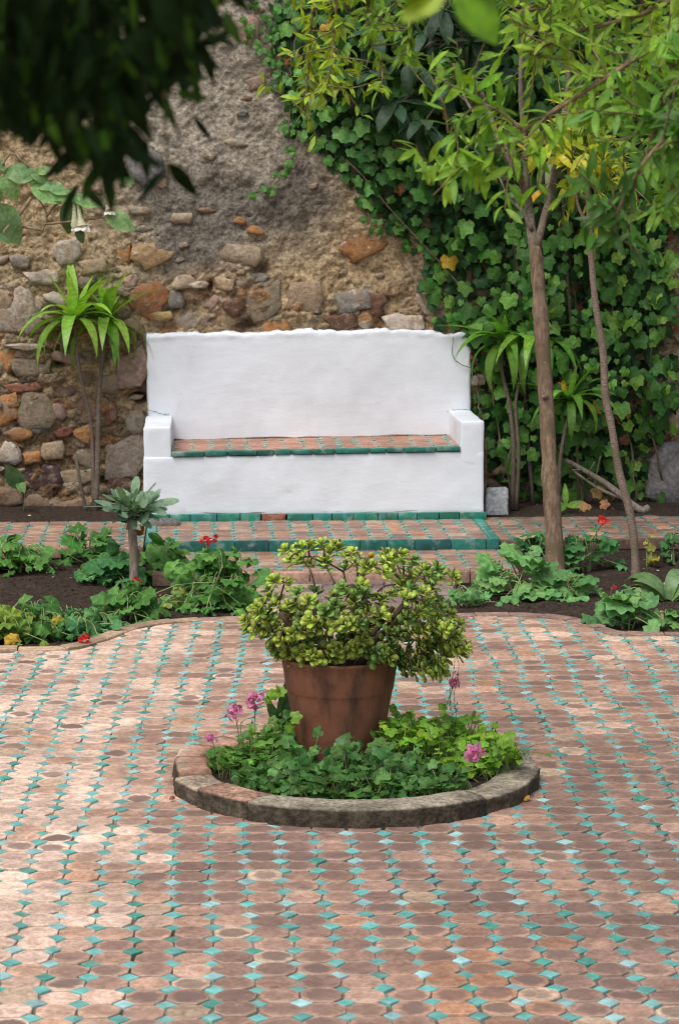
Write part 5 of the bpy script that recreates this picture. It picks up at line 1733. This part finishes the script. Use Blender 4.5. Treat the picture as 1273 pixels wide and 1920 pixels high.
for pts in ([(905, 940), (910, 850), (900, 760), (893, 690)], [(1100, 930), (1060, 800), (1080, 600), (1050, 380)], [(1190, 940), (1180, 820), (1130, 740), (1150, 560)], [(960, 930), (930, 780), (905, 640), (850, 520), (740, 400), (650, 300)], [(1240, 900), (1215, 760), (1225, 600), (1205, 480)], [(940, 900), (990, 700), (900, 480), (760, 280), (740, 200)], [(560, -80), (556, 60), (540, 150)], [(590, -80), (585, 30), (600, 120), (570, 200)]):
    sp_ = spline([WV(x, y, VW - rng.uniform(.06, .13)) for x, y in pts], 18) + rng.normal(0, .006, (18, 3))
    tube(vines, sp_, np.linspace(.007, .003, 18), 5, (.20, .15, .11, 1))
vines.build('vines', M['bark'], ivy)
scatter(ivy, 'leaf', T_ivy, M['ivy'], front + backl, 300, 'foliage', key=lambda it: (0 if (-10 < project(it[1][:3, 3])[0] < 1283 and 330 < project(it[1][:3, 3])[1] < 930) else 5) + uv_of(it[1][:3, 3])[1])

# ================================================================== LOQUAT BRANCHES UNDER THE WALL TOP
lb = WV(1000, 950, .55); lb[2] = .09
loq = thing('loquat_tree', 'loquat with long dark drooping leaves in front of the upper ivy', 'tree', lb)
ms = MB(); its = []
dl = project(lb)[2]
tk = spline([lb - UZ * .05, WV(985, 760, .56), WV(975, 560, .58), WV(945, 350, .50), WV(880, 160, .36), WV(850, -80, .34)], 16)
tube(ms, tk, np.linspace(.012, .009, 16), 7, (.11, .085, .07, 1))
for (x, y, n) in ((700, 135, 13), (745, 195, 11), (800, 60, 11), (885, 80, 12), (850, 160, 9), (770, 110, 10), (905, -20, 10), (830, 20, 9), (700, 60, 8), (795, 230, 8), (940, 130, 9)):
    c = WV(x, y, .30 + rng.normal(0, .06))
    s0 = min(tk[8:], key=lambda q: np.linalg.norm(q - c))
    tube(ms, spline([s0, (s0 + c) / 2 + UZ * .06, c], 7), np.linspace(.008, .005, 7), 6, (.13, .10, .08, 1))
    for k in range(n):
        a = k * 2.4; el = rng.uniform(-.9, .6)
        ax = nrm(np.array([math.cos(a) * math.cos(el), math.sin(a) * math.cos(el) * .8 - .15, math.sin(el)]))
        its.append((int(rng.integers(3)), leafM(c, ax, nrm(UZ + TOCAM * .4 + rvec() * .2), rng.uniform(.15, .25)), vary((.045, .085, .05), .3, .1)))
ms.build('trunk', M['bark'], loq)
scatter(loq, 'leaf', T_loquat, M['dark'], its, 300, 'foliage')

# ================================================================== THE TWO THIN TREES IN THE RIGHT BED
def twig_leaves(its, pts, n, L, tint, v=.3, temps=4, spread=.03, hang=.2, light=None):
    """leaves along a twig"""
    for k in range(n):
        i = rng.uniform(.15, 1) * (len(pts) - 1); a = int(i); b_ = min(len(pts) - 1, a + 1)
        p = pts[a] + (pts[b_] - pts[a]) * (i - a)
        d = nrm(pts[b_] - pts[max(0, a - 1)] + 1e-6)
        sd = nrm(np.cross(d, rvec()))
        ax = nrm(d * .55 + sd * .9 - UZ * hang)
        its.append((int(rng.integers(temps)), leafM(p + sd * spread * .1, ax, nrm(UZ * .7 + TOCAM * .5 + rvec() * .6), L * rng.uniform(.7, 1.25)), vary(tint, v, .15)))

t1b = SB(1040, 1078); d1 = project(t1b)[2]
t1 = thing('thin_tree', 'slender brown-barked tree with the thicker trunk, forking high before the ivy', 'tree', t1b)
ms = MB()
def P1(x, y, dd=0): return D(x, y, d1 + dd)
trunk = spline([t1b - UZ * .05, P1(1038, 1000), P1(1030, 880), P1(1024, 760), P1(1016, 640), P1(1011, 560), P1(1006, 500), P1(1003, 462)], 34)
rads = np.interp(np.linspace(0, 1, 34), [0, .08, .3, .6, .9, 1], [.062, .046, .039, .035, .032, .029]) + .0016 * rng.normal(0, 1, 34)
for k in (9, 20, 22): rads[k] += .005
tube(ms, trunk, rads, 14, (.20, .14, .098, 1))
tube(ms, [P1(1022, 745, -.035), P1(1019, 743, -.065)], [.016, .009], 7, (.2, .15, .12, 1))
ms.build('trunk', M['bark'], t1)
limbs = [[(1006, 505), (1001, 470), (994, 420), (986, 360), (962, 310), (930, 250), (900, 170)], [(1005, 470), (1016, 420), (1032, 360), (1044, 300), (1060, 200), (1070, 60), (1075, -120)], [(996, 430), (978, 395), (955, 372), (935, 330)], [(986, 360), (984, 280), (975, 160), (980, 0), (960, -160)], [(930, 250), (880, 200), (850, 120)], [(1060, 200), (1110, 120), (1150, 20)], [(1044, 300), (1080, 240), (1130, 200)]]
its = []
for k, L in enumerate(limbs):
    pp = spline([P1(x, y, (rng.normal(0, .1) if i > 1 else 0)) for i, (x, y) in enumerate(L)], 12)
    r0 = (.029, .020, .011, .016, .010, .010, .008)[k]
    lm = MB(); tube(lm, pp, np.linspace(r0, r0 * .5, 12), 8, (.19, .15, .12, 1)); lm.build('limb', M['bark'], t1)
    if k > 1 or True:
        for q in range(7):
            s0 = pp[int(rng.integers(6, 12))]
            e = s0 + rvec() * .16 + UZ * .06
            tw_ = spline([s0, (s0 + e) / 2 + rvec() * .02, e], 5)
            lm2 = MB(); tube(lm2, tw_, np.linspace(.004, .002, 5), 4, (.19, .15, .12, 1)); lm2.build('twig', M['bark'], t1)
            if project(e)[1] < 300: twig_leaves(its, tw_, 9, .085, (.10, .20, .03))
for k in range(2600):                          # unseen crown above the frame, added to shade the ivy and right bed
    p = P1(rng.normal(1030, 200), rng.uniform(-560, -60), rng.normal(.15, .55))
    its.append((int(rng.integers(4)), leafM(p, nrm(rvec() - UZ * .3), nrm(UZ + rvec() * .6), .085 * rng.uniform(.7, 1.3)), vary((.10, .20, .03), .3)))
scatter(t1, 'leaf', T_lance, M['leaf'], its, 300, 'foliage')

t2b = SB(1192, 1112); d2_ = project(t2b)[2]
t2 = thing('thin_tree', 'very thin crooked ringed trunk with yellow-green crown at right of the bed', 'tree', t2b)
def P2(x, y, dd=0): return D(x, y, d2_ + dd)
ms = MB()
trunk = spline([t2b - UZ * .05, P2(1190, 1040), P2(1180, 960), P2(1160, 885), P2(1146, 800), P2(1134, 740), P2(1130, 660), P2(1117, 580), P2(1109, 500), P2(1104, 420), P2(1101, 350), P2(1098, 280), P2(1100, 200)], 44)
tube(ms, trunk, np.interp(np.linspace(0, 1, 44), [0, .1, .5, 1], [.024, .020, .017, .011]) + .0008 * rng.normal(0, 1, 44), 10, (.20, .15, .12, 1))
ms.build('trunk', M['ringed'], t2)
lm = MB(); tube(lm, spline([P2(1106, 445), P2(1094, 410), P2(1083, 385), P2(1076, 340)], 8), np.linspace(.010, .006, 8), 7, (.2, .15, .12, 1)); lm.build('limb', M['ringed'], t2)
its = []
for k in range(46):
    s0 = P2(rng.uniform(1060, 1120), rng.uniform(270, 350)); e = P2(rng.normal(1110, 85), rng.normal(285, 60), rng.normal(0, .2))
    tw_ = spline([s0, (s0 + e) / 2 + UZ * .02, e], 5)
    lm2 = MB(); tube(lm2, tw_, .0025, 4, (.2, .2, .08, 1)); lm2.build('twig', M['bark'], t2)
    twig_leaves(its, tw_, 8, .10, (.46, .47, .04) if rng.random() < .6 else (.24, .36, .03), .25, hang=.25)
scatter(t2, 'leaf', T_lance, M['leaf'], its, 300, 'foliage')

# variegated strap-leaved head between the trunks
vb = WV(1085, 945, .56); vb[2] = .09
o = thing('variegated_cordyline', 'cordyline with pale cream-striped strap leaves between the two trunks, high up', 'plant', vb, 'strap-leaved plants against the wall')
ms = MB(); pp = spline([vb, WV(1075, 700, .57), WV(1062, 500, .55), WV(1050, 300, .33)], 14); tube(ms, pp, np.linspace(.010, .007, 14), 7, (.17, .13, .10, 1)); ms.build('stem', M['ringed'], o)
its = strap_head(o, ms, pp[-1], 30, .30, (.42, .48, .22))
its = [(a, b_ * 1.0, (c[0], c[1], c[2], 1)) for a, b_, c in its]
its.append((2, leafM(WV(1020, 355, .3), np.array([-.5, -.2, -.25]), UZ + TOCAM, .16, .28), (.75, .42, .02, 1)))
scatter(o, 'leaf', T_strap, M['strap'], its)

# ================================================================== ANGEL'S TRUMPET AT THE LEFT
ab = WV(-90, 955, .30); ab[2] = .09; VA = .22
ang = thing('angels_trumpet', 'angel trumpet shrub with broad pale leaves and hanging white flowers at left', 'shrub', ab)
ms = MB()
def A(x, y, dv=0): return WV(x, y, VA + dv)
main = spline([ab, A(-80, 700), A(-40, 520), A(0, 445), A(30, 410), A(60, 370)], 16)
tube(ms, main, np.linspace(.022, .011, 16), 8, (.26, .19, .12, 1))
for pts in ([(0, 447), (45, 425), (80, 432), (88, 400), (72, 372)], [(88, 405), (105, 385), (135, 362)], [(-30, 380), (15, 292), (40, 300), (55, 315)], [(82, 420), (110, 418), (160, 412), (200, 408)], [(-45, 530), (-30, 380), (15, 292), (40, 300)], [(88, 400), (95, 402)]):
    if len(pts) > 2: tube(ms, spline([A(x, y) for x, y in pts], 9), np.linspace(.008, .004, 9), 6, (.26, .19, .12, 1))
ms.build('stems', M['bark'], ang)
its = []
for (bx, by, tx, ty, t, br) in ((5, 330, 30, 362, .36, 1.3), (-25, 325, -5, 370, .34, 1.2), (65, 330, 18, 318, .30, 1.1), (70, 340, 45, 318, .28, 1.2), (62, 345, 102, 370, .32, 1.3), (70, 322, 90, 318, .22, 1.25), (92, 345, 118, 358, .26, 1.2), (100, 372, 138, 360, .25, 1.2), (60, 320, 85, 335, .2, 1.1), (-10, 385, 25, 440, .5, .75), (-20, 420, 12, 445, .35, .9), (140, 372, 182, 378, .3, 1.1), (140, 375, 130, 425, .34, .5), (200, 400, 240, 422, .3, 1.0), (215, 325, 245, 335, .25, 1.1), (146, 428, 154, 448, .2, .45), (70, 350, 95, 345, .22, 1.2), (10, 315, -15, 300, .3, 1.0)):
    p0, p1 = A(bx, by), A(tx, ty, -.03)
    its.append((int(rng.integers(2)), leafM(p0, p1 - p0, nrm(TOCAM + UZ * .5 + rvec() * .3), np.linalg.norm(p1 - p0) * 1.35, np.linalg.norm(p1 - p0) * (1.0 + t)), vary(np.array((.17, .29, .12)) * br, .12, .05)))
scatter(ang, 'leaf', T_big, M['leaf'], its)
for (x0, y0, x1, y1, r_) in ((139, 374, 141, 428, .5), (146, 378, 154, 424, 1.0), (200, 385, 205, 396, .7)):
    fm = MB(); a, b_ = A(x0, y0), A(x1, y1, -.02)
    ts = np.linspace(0, 1, 9)
    tube(fm, a + (b_ - a) * ts[:, None], [.008, .009, .010, .011, .012, .014, .017, .022, .032 * r_], 10, (.62, .62, .42, 1), cap=False)
    for k in range(5):
        t_ = k * 1.257; v, f, tn, uv = T_ovate[0]
        fm.add(xf(leafM(b_, np.array([math.cos(t_), math.sin(t_) - .3, -.5]), UZ + TOCAM, .055 * r_, .10 * r_), v), f, (.85, .85, .82, 1))
    fm.build('flower', M['petal'], ang)

# ================================================================== OVERHANGING TREES NEAR THE CAMERA
def leafy_tree(name, label, base, trunk_pts, tr, sprays, leaf_mat, loose=(), temps=T_lance, group=None):
    """sprays: (list of points, n leaves, leaf length, tint, twigs)"""
    o = thing(name, label, 'tree', base)
    ms = MB(); tp = spline(trunk_pts, 16); tube(ms, tp, np.linspace(tr, tr * .5, 16), 10, (.13, .10, .075, 1)); ms.build('trunk', M['bark'], o)
    its = []
    for pts, n, L, tint, tw_n, r0 in sprays:
        pp = spline(pts, 14)
        s0 = min(tp[5:], key=lambda q: np.linalg.norm(q - pp[0]))
        if np.linalg.norm(s0 - pp[0]) > .02:
            lm = MB(); tube(lm, spline([s0, (s0 + pp[0]) / 2 + UZ * .08, pp[0]], 8), np.linspace(r0 * 1.6, r0, 8), 6, (.16, .12, .085, 1)); lm.build('limb', M['bark'], o)
        lm = MB(); tube(lm, pp, np.linspace(r0, r0 * .35, 14), 6, (.22, .15, .09, 1))
        lm.build('branch', M['bark'], o)
        twig_leaves(its, pp, int(n * 1.3), L, tint, .35)
        for q in range(int(tw_n * 1.7)):
            a = pp[int(rng.integers(3, 14))]; e = a + rvec() * rng.uniform(.08, .16) + UZ * .0
            tw_ = spline([a, (a + e) / 2 + rvec() * .015, e], 5)
            lm = MB(); tube(lm, tw_, np.linspace(.0025, .0012, 5), 4, (.2, .16, .08, 1), cap=False); lm.build('twig', M['bark'], o)
            twig_leaves(its, tw_, 8, L, tint, .35)
    its += list(loose)
    scatter(o, 'leaf', temps, leaf_mat, its, 300, 'foliage')
    return o

rb = np.array([2.05, 5.2, -.01])
BR, YG, DG = (.23, .39, .035), (.29, .38, .025), (.06, .15, .02)
def Q(*a): return [D(x, y, d) for x, y, d in a]
sprays = [
 (Q((1420, -80, 4.9), (1290, 40, 5.0), (1130, 150, 5.0), (980, 245, 5.1), (870, 315, 5.2), (790, 318, 5.3)), 46, .054, (.24, .42, .045), 10, .0065),
 (Q((980, 245, 5.1), (930, 205, 5.1), (890, 200, 5.1), (840, 250, 5.15)), 16, .054, (.22, .40, .045), 4, .004),
 (Q((1350, -60, 5.4), (1220, 20, 5.4), (1080, 60, 5.5), (990, 100, 5.5)), 42, .054, (.28, .42, .045), 12, .007),
 (Q((1350, -90, 5.8), (1180, -40, 5.8), (1050, 10, 5.9), (970, 20, 5.9)), 38, .053, BR, 12, .007),
 (Q((1400, 60, 5.6), (1300, 110, 5.6), (1200, 150, 5.6), (1120, 220, 5.6)), 40, .053, BR, 12, .007),
 (Q((1400, 150, 4.5), (1290, 220, 4.5), (1210, 300, 4.5), (1160, 390, 4.5), (1150, 440, 4.5)), 28, .05, DG, 8, .005),
 (Q((1380, 50, 4.8), (1270, 150, 4.8), (1230, 230, 4.8), (1200, 330, 4.8)), 34, .054, (.12, .26, .03), 10, .007),
 (Q((1400, 250, 5.2), (1300, 300, 5.2), (1260, 350, 5.2), (1245, 420, 5.2)), 20, .053, (.16, .30, .035), 6, .006),
 (Q((1400, -160, 6.6), (900, -160, 6.8), (640, -120, 7.0), (590, 0, 7.0), (578, 120, 7.0), (572, 215, 7.0)), 60, .046, YG, 12, .007),
 (Q((1000, -160, 6.8), (700, -130, 6.9), (640, -30, 6.9), (625, 80, 6.9), (615, 160, 6.9)), 50, .046, YG, 10, .005),
 (Q((1000, -150, 6.4), (760, -130, 6.5), (700, -30, 6.5), (690, 60, 6.5), (715, 120, 6.5)), 46, .046, (.20, .33, .025), 10, .006),
 (Q((1050, -150, 6.2), (820, -120, 6.3), (780, -30, 6.3), (770, 50, 6.3), (760, 110, 6.3)), 40, .046, (.16, .28, .022), 8, .006),
 (Q((1200, -160, 5.9), (1000, -120, 6.0), (880, -80, 6.0), (840, -20, 6.0)), 36, .06, BR, 10, .006),
]
for k in range(7):                            # the crown above the frame
    a = (rng.uniform(700, 1600), rng.uniform(-700, -140), rng.uniform(4.6, 7.2))
    b_ = (a[0] - rng.uniform(100, 400), a[1] + rng.uniform(-120, 120), a[2] + rng.uniform(-.4, .6))
    sprays.append((Q(a, ((a[0] + b_[0]) / 2, (a[1] + b_[1]) / 2 - 30, (a[2] + b_[2]) / 2), b_), 50, .065, BR, 6, .008))
near = []
leafy_tree('overhanging_tree', 'tree rooted beyond the right edge, its bright leafy branches hanging across the top', rb,
           [rb - UZ * .1, rb + np.array([.03, .05, .8]), rb + np.array([-.05, -.02, 1.6]), rb + np.array([-.25, .0, 2.3]), rb + np.array([-.55, .1, 2.9])], .06, sprays, M['leaf'])

lb_ = np.array([-1.25, 2.7, -.01])
DK = (.009, .020, .005)  # near-black leaf colour, shade and backlight painted in
POLY = [(-80, -80), (400, -80), (398, 25), (372, 90), (352, 165), (300, 190), (250, 215), (232, 290), (222, 375), (200, 375), (180, 345), (150, 335), (105, 315), (60, 285), (-80, 290)]
loose = []
cells = {}
for _ in range(12000):
    px, py = rng.uniform(-80, 450), rng.uniform(-80, 390)
    if not in_poly(px, py + 62, POLY) or not in_poly(px, py + 5, POLY): continue
    k = (int(px // 34), int(py // 34))
    if cells.get(k, 0) >= 5: continue
    cells[k] = cells.get(k, 0) + 1
    p = D(px, py - 25, rng.uniform(1.95, 2.4))
    ax = nrm(-UZ * rng.uniform(.5, 1.2) + np.array([rng.normal(.1, .5), rng.normal(0, .4), 0]))
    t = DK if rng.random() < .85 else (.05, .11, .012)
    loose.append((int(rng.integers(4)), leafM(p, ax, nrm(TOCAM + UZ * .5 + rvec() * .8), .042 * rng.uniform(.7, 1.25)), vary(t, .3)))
for (x, y, dx, dz_, s) in ((330, 175, 1, -.15, .035), (335, 150, 1, .1, .03), (300, 180, .5, -.9, .035), (420, 20, .5, -1, .04), (205, 325, .05, -1, .04), (180, 310, -.4, -1, .04)):
    loose.append((0, leafM(D(x, y, 2.4), np.array([dx, 0, dz_]), TOCAM + UZ * .3, s), vary((.03, .07, .012), .2)))
for _ in range(900):                           # unseen crown above and around, added to shade the leaves below
    p = D(rng.uniform(-900, 620), rng.uniform(-1100, -70), rng.uniform(1.7, 3.6))
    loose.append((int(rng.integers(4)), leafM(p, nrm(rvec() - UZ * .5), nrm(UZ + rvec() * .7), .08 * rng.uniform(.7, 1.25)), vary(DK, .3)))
sprays = [(Q((-300, -300, 2.7), (-60, -120, 2.8), (150, -30, 2.8), (290, 30, 2.5), (350, 90, 2.5)), 20, .045, DK, 6, .005),
          (Q((-200, -200, 2.7), (0, -40, 2.7), (90, 100, 2.75), (150, 140, 2.5), (190, 205, 2.5)), 24, .045, DK, 6, .004),
          (Q((-250, -60, 2.9), (-60, 60, 2.9), (20, 130, 2.7), (50, 190, 2.7)), 20, .045, DK, 6, .004),
          (Q((-100, -250, 3.0), (200, -120, 3.0), (330, -60, 2.6), (370, 0, 2.6)), 20, .045, DK, 6, .004)]
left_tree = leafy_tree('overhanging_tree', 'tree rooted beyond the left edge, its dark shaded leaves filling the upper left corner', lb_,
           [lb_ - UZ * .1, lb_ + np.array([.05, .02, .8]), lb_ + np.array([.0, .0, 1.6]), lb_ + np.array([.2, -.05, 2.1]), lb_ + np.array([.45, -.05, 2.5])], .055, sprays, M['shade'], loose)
# long limb over the view; its leaves' bright lit look is in their colour
sb = D(870, -260, 2.25)
ms = MB(); pp = spline([lb_ + np.array([.45, -.05, 2.5]), (lb_ + np.array([.45, -.05, 2.5]) + sb) / 2 + UZ * .12, sb, D(845, -60, 2.25), D(838, -20, 2.25)], 18); tube(ms, pp, np.linspace(.012, .002, 18), 6, (.2, .17, .08, 1)); ms.build('branch', M['bark'], left_tree)
its = [(0, leafM(D(x, y, 2.25), np.array([dx, -.1, dz_]), TOCAM + UZ * .6, s, s * 1.5), vary(t, .1)) for x, y, dx, dz_, s, t in ((855, -35, .75, -1, .068, (.18, .34, .02)), (835, -20, -.9, -.55, .05, (.30, .42, .03)), (815, -45, -.9, -.3, .05, (.14, .28, .02)), (870, -60, 1, -.2, .055, (.15, .3, .02)), (850, -70, -.2, -1, .03, (.16, .3, .02)), (780, -90, -.8, -.5, .06, (.12, .26, .02)), (940, -80, .6, -.4, .06, (.15, .3, .02)))]
scatter(left_tree, 'lit_leaf', T_ovate, M['leaf'], its)
# soil pits in the paving where the two overhanging trees stand
for b_ in (rb, lb_):
    q = MB(); rr2 = np.linspace(0, .34, 7); aa2 = np.linspace(0, 2 * math.pi, 25)
    v = [(b_[0] + r_ * math.cos(a), b_[1] + r_ * math.sin(a), .012 + .02 * (1 - r_ / .34) + .006 * math.sin(a * 5 + r_ * 30)) for r_ in rr2 for a in aa2]
    q.add(v, [((i + 1) * 25 + k, (i + 1) * 25 + k + 1, i * 25 + k + 1, i * 25 + k) for i in range(6) for k in range(24)])
    pit = tag(q.build('tree_pit', M['soil']), kind='structure')
    for k in range(14):
        a0, a1 = k * 2 * math.pi / 14 + .01, (k + 1) * 2 * math.pi / 14 - .01
        poly = [np.array([math.cos(a), math.sin(a)]) * r_ for a, r_ in ((a0, .33), (a0, .41), ((a0 + a1) / 2, .415), (a1, .41), (a1, .33), ((a0 + a1) / 2, .335))]
        c = np.mean(poly, 0); v, f, t, uv = slab_temp(ccw([p - c for p in poly]), (.1, .05), ch=.004, thick=.06)
        MB().add(v + np.array([b_[0] + c[0], b_[1] + c[1], .035 + rng.normal(0, .003)]), f, (.36 * rng.uniform(.8, 1.1), .23, .17, 1), uv).build('edging_brick', M['brick'], pit, False)
